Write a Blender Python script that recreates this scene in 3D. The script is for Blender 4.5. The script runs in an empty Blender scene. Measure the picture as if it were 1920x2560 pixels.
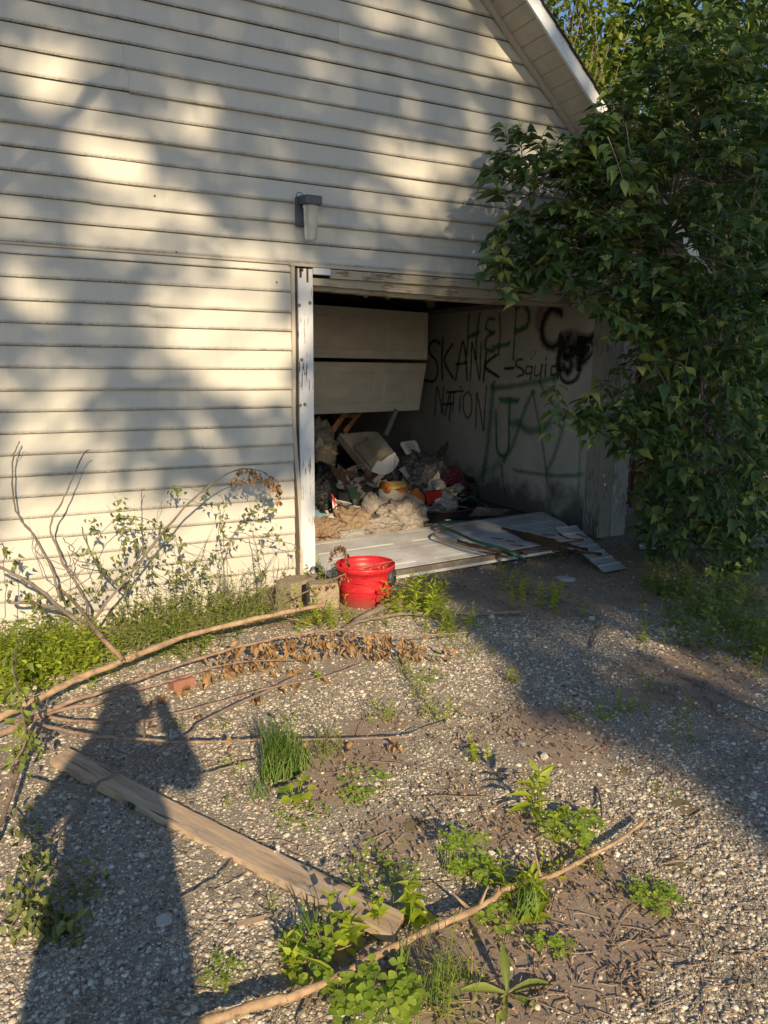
import bpy, math, random
import numpy as np
from math import sin, cos, tan, radians, pi
from mathutils import Vector, Matrix, noise as mnoise

random.seed(11)
rng = np.random.default_rng(11)
scene = bpy.context.scene
COL = scene.collection

# ------------------------------------------------------------------ camera
# pinhole fitted to the photograph: 26 mm portrait, 11 deg down, 27 deg right of the wall normal
PITCH, YAW, ROLL = radians(11), radians(27), radians(0.5)
CAMP = np.array([0.0, -5.0, 1.5])
_F = np.array([sin(YAW)*cos(PITCH), cos(YAW)*cos(PITCH), -sin(PITCH)])
_R0 = np.array([cos(YAW), -sin(YAW), 0.0]); _U0 = np.cross(_R0, _F)
_R = _R0*cos(ROLL)+_U0*sin(ROLL); _U = -_R0*sin(ROLL)+_U0*cos(ROLL)
cd = bpy.data.cameras.new('camera'); cam = bpy.data.objects.new('camera', cd); COL.objects.link(cam)
cd.sensor_fit = 'VERTICAL'; cd.sensor_height = 36; cd.sensor_width = 27; cd.lens = 1850/2560*36
cd.clip_start = 0.02; cd.clip_end = 600
cam.matrix_world = Matrix(((_R[0], _U[0], -_F[0], CAMP[0]), (_R[1], _U[1], -_F[1], CAMP[1]), (_R[2], _U[2], -_F[2], CAMP[2]), (0, 0, 0, 1)))
scene.camera = cam

# ------------------------------------------------------------------ light
SUN_EL, SUN_AZ = radians(24), radians(9)      # light travels towards +y, a little to +x
world = bpy.data.worlds.new('World'); scene.world = world; world.use_nodes = True
nt = world.node_tree; bg = nt.nodes['Background']
sky = nt.nodes.new('ShaderNodeTexSky'); sky.sky_type = 'NISHITA'; sky.sun_disc = False
sky.sun_elevation = SUN_EL; sky.sun_rotation = pi+SUN_AZ
sky.air_density = 1.0; sky.dust_density = 0.4; sky.ozone_density = 3.4
nt.links.new(sky.outputs[0], bg.inputs[0]); bg.inputs[1].default_value = 0.108
LDIR = np.array([sin(SUN_AZ)*cos(SUN_EL), cos(SUN_AZ)*cos(SUN_EL), -sin(SUN_EL)])
sl = bpy.data.lights.new('sun', 'SUN'); sl.energy = 4.9; sl.angle = radians(0.55); sl.color = (1.0, 0.79, 0.52)
so = bpy.data.objects.new('sun', sl); COL.objects.link(so)
so.rotation_euler = Vector(-LDIR).to_track_quat('Z', 'Y').to_euler(); so.location = (-3, -18, 14)
scene.view_settings.view_transform = 'Standard'; scene.view_settings.look = 'None'
scene.view_settings.exposure = 0.43; scene.view_settings.gamma = 1
scene.cycles.max_bounces = 6; scene.cycles.transparent_max_bounces = 12
scene.cycles.use_denoising = True

# ------------------------------------------------------------------ placing helpers (a 1659 x 2212 sighting grid of the place)
SG = 1920/1659
def ray(px, py):
    v = _F*1850+_R*(px*SG-960)-_U*(py*SG-1280); return v/np.linalg.norm(v)
def G(px, py, z=0.0):
    v = ray(px, py); t = (z-CAMP[2])/v[2]; return CAMP+v*t
def W(px, py, Y=0.0):
    v = ray(px, py); t = (Y-CAMP[1])/v[1]; return CAMP+v*t
def WX(px, py, X=4.78):
    v = ray(px, py); t = (X-CAMP[0])/v[0]; return CAMP+v*t
def proj(P):
    q = np.asarray(P)-CAMP; z = q@_F
    return np.stack([(960+1850*(q@_R)/z)/SG, (1280-1850*(q@_U)/z)/SG], -1), z
def sstep(a, b, x):
    t = np.clip((x-a)/(b-a), 0, 1); return t*t*(3-2*t)
def gh(x, y):
    """height of the ground: falls away beside the siding, small undulation"""
    x = np.asarray(x, float); y = np.asarray(y, float)
    dip = -0.20*sstep(-1.0, -0.25, y)*(1-sstep(1.2, 1.9, x))*(1-sstep(0.1, 0.3, y)*0)
    und = 0.012*np.sin(x*2.1+1)*np.sin(y*1.7)+0.006*np.sin(x*5.3)*np.sin(y*4.1+2)
    inside = sstep(-0.6, -0.2, y)*sstep(1.5, 1.9, x)*(1-sstep(4.9, 5.2, x))
    return dip+und*(1-inside)-0.0*inside
def GG(px, py, dz=0.0):
    p = G(px, py)
    for _ in range(3):
        p = G(px, py, float(gh(p[0], p[1]))+dz)
    return p

# ------------------------------------------------------------------ mesh helpers
class MB:
    def __init__(s): s.v = []; s.f = []
    def add(s, vs, fs):
        o = len(s.v); s.v += [tuple(map(float, p)) for p in vs]; s.f += [tuple(i+o for i in f) for f in fs]; return s
    def box(s, a, b):
        (x0, y0, z0), (x1, y1, z1) = a, b
        vs = [(x0,y0,z0),(x1,y0,z0),(x1,y1,z0),(x0,y1,z0),(x0,y0,z1),(x1,y0,z1),(x1,y1,z1),(x0,y1,z1)]
        return s.add(vs, [(0,3,2,1),(4,5,6,7),(0,1,5,4),(1,2,6,5),(2,3,7,6),(3,0,4,7)])
    def obox(s, c, ax, ay, az):
        c = np.array(c, float); ax, ay, az = (np.array(q, float) for q in (ax, ay, az))
        vs = [c+ax*i+ay*j+az*k for k in (-1,1) for (i,j) in ((-1,-1),(1,-1),(1,1),(-1,1))]
        return s.add(vs, [(0,3,2,1),(4,5,6,7),(0,1,5,4),(1,2,6,5),(2,3,7,6),(3,0,4,7)])
    def beam(s, a, b, w, h, up=(0,0,1)):
        a = np.array(a, float); b = np.array(b, float); d = b-a; L = np.linalg.norm(d); d /= L
        u = np.array(up, float); sd = np.cross(d, u); sd /= np.linalg.norm(sd); u = np.cross(sd, d)
        return s.obox((a+b)/2, d*L/2, sd*w/2, u*h/2)
    def tube(s, pts, r, n=6, cap=True):
        pts = [np.array(p, float) for p in pts]; m = len(pts)
        rr = [r]*m if np.isscalar(r) else list(r)
        if len(rr) == 2 and m != 2: rr = list(np.linspace(rr[0], rr[1], m))
        o = len(s.v); ref = np.array([0.13, 0.27, 0.95])
        for i in range(m):
            d = pts[min(i+1, m-1)]-pts[max(i-1, 0)]; d = d/(np.linalg.norm(d)+1e-9)
            a = np.cross(d, ref); a /= (np.linalg.norm(a)+1e-9); b = np.cross(d, a)
            for k in range(n):
                t = 2*pi*k/n; s.v.append(tuple(pts[i]+rr[i]*(a*cos(t)+b*sin(t))))
        for i in range(m-1):
            for k in range(n):
                k2 = (k+1) % n
                s.f.append((o+i*n+k, o+i*n+k2, o+(i+1)*n+k2, o+(i+1)*n+k))
        if cap:
            s.f.append(tuple(o+k for k in range(n))); s.f.append(tuple(o+(m-1)*n+k for k in reversed(range(n))))
        return s
    def lathe(s, prof, c, n=24, axis=None):
        """profile [(r,z)...] round the z axis at c; axis = optional 3x3 frame"""
        o = len(s.v); M = np.eye(3) if axis is None else np.array(axis)
        for (r, z) in prof:
            for k in range(n):
                t = 2*pi*k/n; s.v.append(tuple(np.array(c)+M@np.array([r*cos(t), r*sin(t), z])))
        for i in range(len(prof)-1):
            for k in range(n):
                k2 = (k+1) % n
                s.f.append((o+i*n+k, o+i*n+k2, o+(i+1)*n+k2, o+(i+1)*n+k))
        return s
    def prism(s, poly, n, th):
        """polygon of 3D points, extruded by th along normal n"""
        poly = [np.array(p, float) for p in poly]; n = np.array(n, float); n /= np.linalg.norm(n); m = len(poly)
        vs = poly+[p+n*th for p in poly]
        return s.add(vs, [tuple(range(m))[::-1], tuple(range(m, 2*m))]+[(i, (i+1) % m, m+(i+1) % m, m+i) for i in range(m)])
WLOC = {}
def link(name, me, parent=None, loc=None):
    o = bpy.data.objects.new(name, me); COL.objects.link(o)
    if loc is not None: o.location = loc
    if parent is not None:
        o.parent = parent
        if parent.name in WLOC: o.matrix_parent_inverse = Matrix.Translation(-Vector(WLOC[parent.name]))
        WLOC[o.name] = WLOC.get(parent.name, (0,0,0)) if False else (0, 0, 0)
    return o
def mesh_of(v, f, mat=None, smooth=False, name='mesh'):
    me = bpy.data.meshes.new(name); me.from_pydata([tuple(p) for p in v], [], f)
    if mat: me.materials.append(mat)
    if smooth: me.polygons.foreach_set('use_smooth', [True]*len(me.polygons))
    me.update(); return me
def mk(name, mb, mat, parent=None, smooth=False, bevel=0):
    o = link(name, mesh_of(mb.v, mb.f, mat, smooth, name), parent)
    if bevel:
        m = o.modifiers.new('bevel', 'BEVEL'); m.width = bevel; m.segments = 2; m.limit_method = 'ANGLE'
    return o
def thing(name, label, cat, loc=(0,0,0), group=None):
    o = bpy.data.objects.new(name, None); COL.objects.link(o); o.location = loc; o.empty_display_size = 0.1
    WLOC[o.name] = tuple(float(c) for c in loc); o['label'] = label; o['category'] = cat
    if group: o['group'] = group
    return o
def tag(o, label, cat, group=None):
    o['label'] = label; o['category'] = cat
    if group: o['group'] = group
    return o
def struct(o): o['kind'] = 'structure'; return o
def stuff(o): o['kind'] = 'stuff'; return o
def np_mesh(name, V, F, mat, smooth=False):
    """V (n,3), F list of (m,k) int arrays with constant k each"""
    me = bpy.data.meshes.new(name); me.vertices.add(len(V)); me.vertices.foreach_set('co', V.astype('f').ravel())
    nl = sum(a.size for a in F); me.loops.add(nl); me.loops.foreach_set('vertex_index', np.concatenate([a.ravel() for a in F]).astype('i'))
    cnt = np.concatenate([np.full(len(a), a.shape[1]) for a in F]); st = np.concatenate([[0], np.cumsum(cnt)[:-1]])
    me.polygons.add(len(cnt)); me.polygons.foreach_set('loop_start', st.astype('i'))
    if smooth: me.polygons.foreach_set('use_smooth', np.ones(len(cnt), bool))
    me.materials.append(mat); me.update(calc_edges=True); me.validate(); return me

# ------------------------------------------------------------------ leaf shapes (unit length along +y)
def leaf_shape(widths, fold=0.15, droop=0.2, curl=0.0, twist=0.0):
    n = len(widths); V = []; Fq = []; Ft = []
    for i, w in enumerate(widths):
        t = i/(n-1); y = t; z = -droop*t*t; a = twist*t
        for sgn in (-1, 0, 1):
            if w == 0 and sgn != 0: continue
            x = sgn*w; zz = z+abs(x)*fold*2+curl*(x*x)*4
            V.append((x*cos(a)-(zz-z)*sin(a), y, z+x*sin(a)+(zz-z)*cos(a)))
    idx = []; k = 0
    for w in widths:
        if w == 0: idx.append((k, k, k)); k += 1
        else: idx.append((k, k+1, k+2)); k += 3
    F = []
    for i in range(n-1):
        a, b = idx[i], idx[i+1]
        for s in (0, 1):
            q = [a[s], a[s+1], b[s+1], b[s]]; u = []
            for e in q:
                if e not in u: u.append(e)
            F.append(tuple(u))
    return np.array(V), F
LEAF = {
 'ovate': leaf_shape([0, .2, .27, .2, .09, 0], .18, .18),
 'ovate2': leaf_shape([0, .2, .31, .2, .06, 0], .4, .5, twist=.5),
 'lance': leaf_shape([0, .09, .13, .1, .04, 0], .2, .3),
 'round': leaf_shape([.05, .38, .5, .44, .22, 0], .12, .12),
 'clover': leaf_shape([0, .28, .5, .42, .08], .1, .05),
 'blade': leaf_shape([.012, .015, .013, .008, 0], .3, .35),
 'wilt': leaf_shape([0, .24, .3, .22, .1, 0], .75, .55, twist=1.2),
 'dead': leaf_shape([0, .13, .16, .12, .05, 0], 1.2, .3, twist=1.9),
 'strap': leaf_shape([.03, .045, .075, .105, .095, .05, 0], .35, .35),
}
def basis(d, up, roll=None):
    d = d/np.linalg.norm(d, axis=-1, keepdims=True); x = np.cross(d, up); x /= (np.linalg.norm(x, axis=-1, keepdims=True)+1e-9)
    z = np.cross(x, d)
    if roll is not None:
        c, s = np.cos(roll)[:, None], np.sin(roll)[:, None]; x, z = x*c+z*s, z*c-x*s
    return np.stack([x, d, z], -1)
def scatter(kind, P, B, S):
    """transformed copies of a leaf shape -> V, list of face arrays"""
    V0, F0 = LEAF[kind]; n = len(P)
    V = np.einsum('nij,kj->nki', B, V0)*np.asarray(S)[:, None, None]+P[:, None, :]
    out = []
    for k in (3, 4):
        f = np.array([q for q in F0 if len(q) == k])
        if len(f): out.append((f[None]+(np.arange(n)*len(V0))[:, None, None]).reshape(-1, k))
    return V.reshape(-1, 3), out
def scatter_many(parts):
    Vs = []; F3 = []; F4 = []; o = 0
    for (kind, P, B, S) in parts:
        if len(P) == 0: continue
        V, F = scatter(kind, P, B, S)
        for a in F: (F3 if a.shape[1] == 3 else F4).append(a+o)
        Vs.append(V); o += len(V)
    F = []
    if F3: F.append(np.concatenate(F3))
    if F4: F.append(np.concatenate(F4))
    return np.concatenate(Vs), F
_leafmesh = {}
def leaf_obj(kind, p, B, s, mat, parent, name='leaf'):
    key = (kind, mat.name)
    if key not in _leafmesh: _leafmesh[key] = mesh_of(LEAF[kind][0], LEAF[kind][1], mat, True, 'leaf')
    o = bpy.data.objects.new(name, _leafmesh[key]); COL.objects.link(o); o.parent = parent
    L = WLOC.get(parent.name, (0,0,0))
    M = Matrix(((B[0,0]*s, B[0,1]*s, B[0,2]*s, p[0]-L[0]), (B[1,0]*s, B[1,1]*s, B[1,2]*s, p[1]-L[1]), (B[2,0]*s, B[2,1]*s, B[2,2]*s, p[2]-L[2]), (0,0,0,1)))
    o.matrix_basis = M
    return o
def curve_pts(ctrl, n):
    """Catmull-Rom through control points"""
    c = [np.array(p, float) for p in ctrl]; c = [2*c[0]-c[1]]+c+[2*c[-1]-c[-2]]; out = []
    m = len(c)-3
    for i in range(n):
        t = i/(n-1)*m; k = min(int(t), m-1); t -= k; p0, p1, p2, p3 = c[k:k+4]
        out.append(0.5*((2*p1)+(-p0+p2)*t+(2*p0-5*p1+4*p2-p3)*t*t+(-p0+3*p1-3*p2+p3)*t**3))
    return out
def knobbly(pts, amp):
    out = []
    for i, p in enumerate(pts):
        q = np.array(p, float)
        if 0 < i < len(pts)-1: q = q+np.array([random.uniform(-1, 1), random.uniform(-1, 1), random.uniform(-.5, 1)])*amp
        out.append(q)
    return out

# ------------------------------------------------------------------ materials
def nmat(name):
    m = bpy.data.materials.new(name); m.use_nodes = True; t = m.node_tree
    return m, t, t.nodes['Principled BSDF']
def N(t, typ, **kw):
    n = t.nodes.new(typ)
    for k, v in kw.items():
        if k.startswith('i_'):
            key = k[2:]; key = int(key) if key.isdigit() else key.replace('_', ' ')
            n.inputs[key].default_value = v
        else: setattr(n, k, v)
    return n
def ramp(t, src, stops):
    r = t.nodes.new('ShaderNodeValToRGB'); el = r.color_ramp.elements
    while len(el) < len(stops): el.new(0.5)
    for e, (p, c) in zip(el, stops):
        e.position = p; e.color = (c, c, c, 1) if np.isscalar(c) else (*c, 1)
    t.links.new(src, r.inputs[0]); return r.outputs[0]
def mix(t, fac, a, b, mode='MIX'):
    m = t.nodes.new('ShaderNodeMix'); m.data_type = 'RGBA'; m.blend_type = mode
    for s, v in ((m.inputs[0], fac), (m.inputs[6], a), (m.inputs[7], b)):
        if hasattr(v, 'default_value') or hasattr(v, 'is_linked'): t.links.new(v, s)
        else: s.default_value = v if np.isscalar(v) else (*v, 1)
    return m.outputs[2]
def coords(t, kind='Object', scale=(1,1,1)):
    c = t.nodes.new('ShaderNodeTexCoord'); m = t.nodes.new('ShaderNodeMapping'); m.inputs['Scale'].default_value = scale
    t.links.new(c.outputs[kind], m.inputs[0]); return m.outputs[0]
def noise(t, vec, scale, detail=4, rough=.55, dist=0):
    n = N(t, 'ShaderNodeTexNoise', i_Scale=scale, i_Detail=detail, i_Roughness=rough, i_Distortion=dist); t.links.new(vec, n.inputs['Vector']); return n.outputs[0]
def bump(t, b, h, strength, dist=0.01):
    n = N(t, 'ShaderNodeBump', i_Strength=strength, i_Distance=dist); t.links.new(h, n.inputs['Height']); t.links.new(n.outputs[0], b.inputs['Normal'])
def simple(name, c1, c2=None, rough=.8, scale=20, stretch=(1,1,1), bs=.3, bd=.004, spot=None, spec=.3, lo=.35, hi=.65):
    m, t, b = nmat(name); v = coords(t, 'Object', stretch); c2 = c2 or tuple(x*.75 for x in c1)
    n1 = noise(t, v, scale, 6, .6); col = mix(t, ramp(t, n1, [(lo, 0), (hi, 1)]), c1, c2)
    if spot:
        n3 = noise(t, v, spot[1], 5, .65); col = mix(t, ramp(t, n3, [(spot[2], 0), (spot[2]+.06, 1)]), col, spot[0])
    t.links.new(col, b.inputs['Base Color']); b.inputs['Roughness'].default_value = rough; b.inputs['Specular IOR Level'].default_value = spec
    if bs: bump(t, b, noise(t, v, scale*3, 6, .65), bs, bd)
    return m
def leafmat(name, c1, c2, trans=.35, rough=.5, c3=None):
    m, t, b = nmat(name)
    g = t.nodes.new('ShaderNodeNewGeometry'); oi = t.nodes.new('ShaderNodeObjectInfo')
    ad = N(t, 'ShaderNodeMath', operation='ADD'); fr = N(t, 'ShaderNodeMath', operation='FRACT')
    t.links.new(g.outputs['Random Per Island'], ad.inputs[0]); t.links.new(oi.outputs['Random'], ad.inputs[1]); t.links.new(ad.outputs[0], fr.inputs[0])
    stops = [(0, c1), (.8, c2)]+([(.97, c3)] if c3 else [])
    col = ramp(t, fr.outputs[0], stops)
    v = coords(t, 'Object'); col = mix(t, .3, col, mix(t, noise(t, v, 9, 3), (0.25,)*3, (1.5,)*3), 'MULTIPLY') if True else col
    t.links.new(col, b.inputs['Base Color']); b.inputs['Roughness'].default_value = rough; b.inputs['Specular IOR Level'].default_value = .35
    tr = t.nodes.new('ShaderNodeBsdfTranslucent'); ms = t.nodes.new('ShaderNodeMixShader'); ms.inputs[0].default_value = trans
    t.links.new(mix(t, 1.0, col, (1.0, 1.05, .55), 'MULTIPLY'), tr.inputs[0])
    t.links.new(b.outputs[0], ms.inputs[1]); t.links.new(tr.outputs[0], ms.inputs[2]); t.links.new(ms.outputs[0], t.nodes['Material Output'].inputs[0])
    return m
M = {}
M['shrub'] = leafmat('shrub_leaf', (.05,.10,.03), (.12,.185,.055), .3, .5, (.28,.32,.07))
M['farleaf'] = leafmat('far_leaf', (.14,.20,.03), (.32,.38,.07), .45)
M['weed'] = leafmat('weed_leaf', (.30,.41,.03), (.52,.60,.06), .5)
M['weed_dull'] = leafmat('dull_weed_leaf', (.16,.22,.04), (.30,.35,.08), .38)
M['clover'] = leafmat('clover_leaf', (.24,.38,.05), (.42,.54,.08), .45)
M['grass'] = leafmat('grass_blade', (.09,.17,.03), (.20,.30,.06), .35)
M['wilt'] = leafmat('wilted_leaf', (.12,.15,.05), (.27,.30,.10), .3, .7)
M['dead'] = leafmat('dead_leaf', (.26,.15,.07), (.46,.29,.14), .25, .8)
M['litter'] = leafmat('leaf_litter', (.19,.13,.085), (.44,.33,.23), .1, .9)
M['bark'] = simple('grey_bark', (.16,.13,.10), (.26,.21,.17), .9, 30, (1,1,.3), .6)
M['stem'] = simple('reddish_stem', (.20,.125,.085), (.36,.26,.19), .8, 28, (1,1,1), .8, .004, spot=((.10,.07,.05), 22, .60))
M['stick'] = simple('peeled_stick', (.46,.32,.19), (.27,.18,.11), .85, 24, (1,1,1), .9, .005, spot=((.14,.09,.06), 14, .58))
M['twig'] = simple('twig_bark', (.16,.12,.09), (.27,.21,.16), .85, 60)
M['flower'] = simple('pale_flower_head', (.32,.38,.14), (.42,.45,.2), .9, 60)
M['jacket'] = simple('dark_cloth', (.03,.035,.05), None, .9, 60)
M['skin'] = simple('skin', (.45,.28,.2), (.4,.24,.17), .6, 30, bs=.1)
M['phone'] = simple('black_phone', (.02,.02,.02), None, .3, 10, bs=0)

# ================================================================== GROUND
def near_grid(a, b, fine0, fine1, step, far):
    xs = list(np.arange(fine0, fine1+1e-6, step)); s = step; x = fine1
    while x < b: s *= 1.5; x += s; xs.append(min(x, b))
    s = step; x = fine0
    while x > a: s *= 1.5; x -= s; xs.insert(0, max(x, a))
    return np.array(xs)
xs = near_grid(-150, 150, -1.2, 6.0, .05, 0); ys = near_grid(-150, 150, -4.4, 1.2, .05, 0)
X, Y = np.meshgrid(xs, ys); Z = gh(X, Y)
# dirt (1) against exposed stones (0): worn patches, the strip along the siding, the bed under the shrub
DIRT = [(2.35, -3.35, .55, .30, 1), (1.7, -3.35, .35, .2, 1), (1.35, -3.55, .35, .2, 1.0), (1.95, -2.75, .30, .35, .8), (1.05, -2.55, .3, .25, .8), (1.7, -2.2, .5, .15, .4),
        (3.1, -1.3, .5, .45, 1), (3.9, -1.2, .6, .6, 1.3), (3.2, -2.4, .3, .12, .8), (4.9, -1.2, 1.2, .9, 1.5), (.2, -.3, 1.6, .5, 1.5), (2.6, -.7, .7, .28, 1.4), (3.7, -.7, .7, .25, 1.3),
        (1.5, -.9, .5, .28, .8), (5.5, -3, 1.2, 1.0, 1.2), (-.4, -2.2, .35, .5, .8), (1.25, -1.75, .5, .12, .5), (2.3, -2.9, .3, .2, .4)]
for (a_, b_, rx_, ry_, s_) in [(1000,2060,.22,.14,1.2),(1180,2040,.25,.14,1.2),(1330,2000,.25,.16,1.1),(1250,1900,.22,.16,1.0),(1080,2170,.3,.10,1.2),(1300,2120,.2,.12,.9),(1100,1780,.2,.14,.8),(1000,1700,.2,.14,.55),(860,1800,.25,.2,.6),(700,1700,.2,.22,.7),(1050,1580,.3,.15,.5),(820,1560,.3,.12,.6),(1500,1480,.5,.25,1.0),(1400,1440,.5,.2,.7),(740,2100,.18,.1,1.0)]:
    q_ = G(a_, b_); DIRT.append((q_[0], q_[1], rx_, ry_, s_))
DIRT = [d_ for d_ in DIRT if not (d_[0] in (2.35, 1.7, 1.35))]
def dirt_at(x, y):
    d = np.zeros_like(np.asarray(x, float))
    for (a, b, rx, ry, s) in DIRT: d = np.maximum(d, s*np.exp(-((x-a)/rx)**2-((y-b)/ry)**2))
    return np.clip(d, 0, 1)
D = dirt_at(X, Y)
ny, nx = X.shape
V = np.stack([X.ravel(), Y.ravel(), Z.ravel()], -1)
i = (np.arange(ny-1)[:, None]*nx+np.arange(nx-1)[None]).ravel()
F = np.stack([i, i+1, i+nx+1, i+nx], -1)
def ground_mat():
    m, t, b = nmat('gravel_and_dirt'); v = coords(t, 'Object')
    at = N(t, 'ShaderNodeAttribute', attribute_name='dirt')
    n0 = noise(t, v, 2.6, 6, .65); n1 = noise(t, v, 45, 6, .7); n2 = noise(t, v, 9, 5, .6)
    vo = N(t, 'ShaderNodeTexVoronoi', i_Scale=120.0, i_Randomness=1.0); t.links.new(v, vo.inputs['Vector'])
    vo2 = N(t, 'ShaderNodeTexVoronoi', i_Scale=120.0, feature='DISTANCE_TO_EDGE'); t.links.new(v, vo2.inputs['Vector'])
    cellr = N(t, 'ShaderNodeSeparateColor'); t.links.new(vo.outputs['Color'], cellr.inputs[0])
    stone = ramp(t, cellr.outputs[0], [(0, (.14,.12,.09)), (.35, (.30,.26,.20)), (.7, (.52,.455,.35)), (1, (.68,.62,.50))])
    gap = ramp(t, vo2.outputs['Distance'], [(.03, 0), (.16, 1)])
    tar = mix(t, n1, (.19,.16,.12), (.44,.38,.285))
    # embedded stones thin out where the surface is silted up
    silt = ramp(t, n2, [(.4, 0), (.62, 1)])
    g = mix(t, gap, tar, stone); g = mix(t, silt, g, mix(t, n1, (.22,.19,.15), (.44,.39,.31)))
    # dirt
    d0 = mix(t, n1, (.15,.11,.08), (.46,.36,.27)); d0 = mix(t, .5, d0, mix(t, n2, (.17,.13,.095), (.44,.35,.27)))
    ad = N(t, 'ShaderNodeMath', operation='MULTIPLY_ADD', i_1=1.0, i_2=-.5); t.links.new(n0, ad.inputs[0])
    dm = N(t, 'ShaderNodeMath', operation='ADD'); t.links.new(at.outputs['Fac'], dm.inputs[0]); t.links.new(ad.outputs[0], dm.inputs[1])
    dmr = ramp(t, dm.outputs[0], [(.3, 0), (.55, 1)])
    col = mix(t, dmr, g, d0)
    t.links.new(col, b.inputs['Base Color']); b.inputs['Roughness'].default_value = .92; b.inputs['Specular IOR Level'].default_value = .2
    hh = mix(t, dmr, gap, n1)
    b1 = N(t, 'ShaderNodeBump', i_Strength=.7, i_Distance=.004); t.links.new(hh, b1.inputs['Height'])
    b2 = N(t, 'ShaderNodeBump', i_Strength=.45, i_Distance=.009); t.links.new(noise(t, v, 22, 6, .7), b2.inputs['Height']); t.links.new(b1.outputs[0], b2.inputs['Normal'])
    t.links.new(b2.outputs[0], b.inputs['Normal']); return m
M['ground'] = ground_mat()
me = np_mesh('ground', V, [F], M['ground'], True)
a = me.attributes.new('dirt', 'FLOAT', 'POINT'); a.data.foreach_set('value', D.ravel().astype('f'))
ground = struct(link('ground', me))

# ================================================================== GARAGE
def siding_mat():
    m, t, b = nmat('tan_vinyl_siding'); v = coords(t, 'Object')
    sp = N(t, 'ShaderNodeSeparateXYZ'); t.links.new(v, sp.inputs[0])
    oi = t.nodes.new('ShaderNodeObjectInfo')
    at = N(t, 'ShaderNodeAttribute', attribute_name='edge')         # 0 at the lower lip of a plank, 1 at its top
    n1 = noise(t, v, 1.3, 5, .6); n2 = noise(t, coords(t, 'Object', (1, 1, .25)), 30, 5, .7)
    base = mix(t, n1, (.52,.50,.435), (.58,.56,.49)); base = mix(t, .12, base, mix(t, oi.outputs['Random'], (.36,.33,.27), (.62,.58,.48)))
    n3 = noise(t, v, 3.2, 6, .75); n4 = noise(t, v, 160, 3, .6)
    up = ramp(t, sp.outputs[2], [(.35, .35), (.75, 1)])     # ramp that rises with height
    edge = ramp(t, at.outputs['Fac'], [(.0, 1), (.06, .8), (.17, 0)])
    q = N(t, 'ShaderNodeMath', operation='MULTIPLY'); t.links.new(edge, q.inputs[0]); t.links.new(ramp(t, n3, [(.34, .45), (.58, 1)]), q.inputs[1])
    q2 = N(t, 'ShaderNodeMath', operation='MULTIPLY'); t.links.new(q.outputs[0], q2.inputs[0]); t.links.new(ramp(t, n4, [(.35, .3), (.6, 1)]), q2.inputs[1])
    col = mix(t, q2.outputs[0], base, (.10,.075,.05))  # darker towards the lower lip of each plank, broken up by noise
    streak = ramp(t, noise(t, coords(t, 'Object', (6, 1, .6)), 2.5, 5, .6), [(.52, 0), (.75, .28)])
    col = mix(t, streak, col, (.40,.35,.28))
    speck = ramp(t, noise(t, v, 55, 2, .5), [(.76, 0), (.79, .7)]); col = mix(t, speck, col, (.2,.15,.1))
    t.links.new(col, b.inputs['Base Color']); b.inputs['Roughness'].default_value = .5; b.inputs['Specular IOR Level'].default_value = .35
    bump(t, b, mix(t, .5, n2, n4), .12, .002); return m
M['siding'] = siding_mat()
def peeled_mat(name, paint, wood, lo, stretch=(9, 9, .8)):
    m, t, b = nmat(name); v = coords(t, 'Object', stretch); n1 = noise(t, v, 7, 8, .7); n2 = noise(t, coords(t, 'Object'), 4, 4, .6)
    ad = N(t, 'ShaderNodeMath', operation='MULTIPLY_ADD', i_1=.5); t.links.new(n2, ad.inputs[0]); t.links.new(n1, ad.inputs[2])
    fac = ramp(t, ad.outputs[0], [(lo, 0), (lo+.03, 1)])
    wd = mix(t, noise(t, v, 22, 5, .6), wood, tuple(x*.45 for x in wood))
    pc = mix(t, noise(t, coords(t, 'Object'), 14, 5, .6), paint, tuple(x*.82 for x in paint))
    t.links.new(mix(t, fac, pc, wd), b.inputs['Base Color']); b.inputs['Roughness'].default_value = .75
    bump(t, b, mix(t, .3, fac, n1), -.5, .003); return m
M['jamb'] = peeled_mat('peeling_white_paint', (.72,.73,.73), (.22,.17,.12), .84)
M['post'] = peeled_mat('weathered_grey_beige_paint', (.34,.31,.26), (.17,.13,.09), .82)
M['header'] = peeled_mat('worn_beige_header', (.42,.37,.28), (.24,.17,.10), .80, (.8, 9, 9))
M['brownwood'] = simple('bare_brown_wood', (.22,.14,.09), (.12,.08,.05), .85, 12, (6,6,.7), .5)
M['trim'] = simple('tan_vinyl_trim', (.50,.44,.36), (.44,.38,.31), .55, 6, bs=.1)
M['soffit'] = simple('beige_soffit', (.50,.46,.38), (.42,.38,.31), .6, 8, bs=.1)
M['fascia'] = simple('white_fascia_metal', (.72,.75,.78), (.62,.65,.68), .45, 7, bs=.1, spot=((.3,.28,.25), 40, .68))
M['shingle'] = simple('dark_shingle', (.035,.033,.03), (.07,.065,.06), .95, 60, bs=.6)
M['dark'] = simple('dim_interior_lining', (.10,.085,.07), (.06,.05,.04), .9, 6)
M['panelboard'] = simple('dingy_wallboard', (.56,.52,.45), (.45,.42,.36), .85, 2.5, bs=.15, spot=((.06,.05,.04), 3.5, .68))
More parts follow.
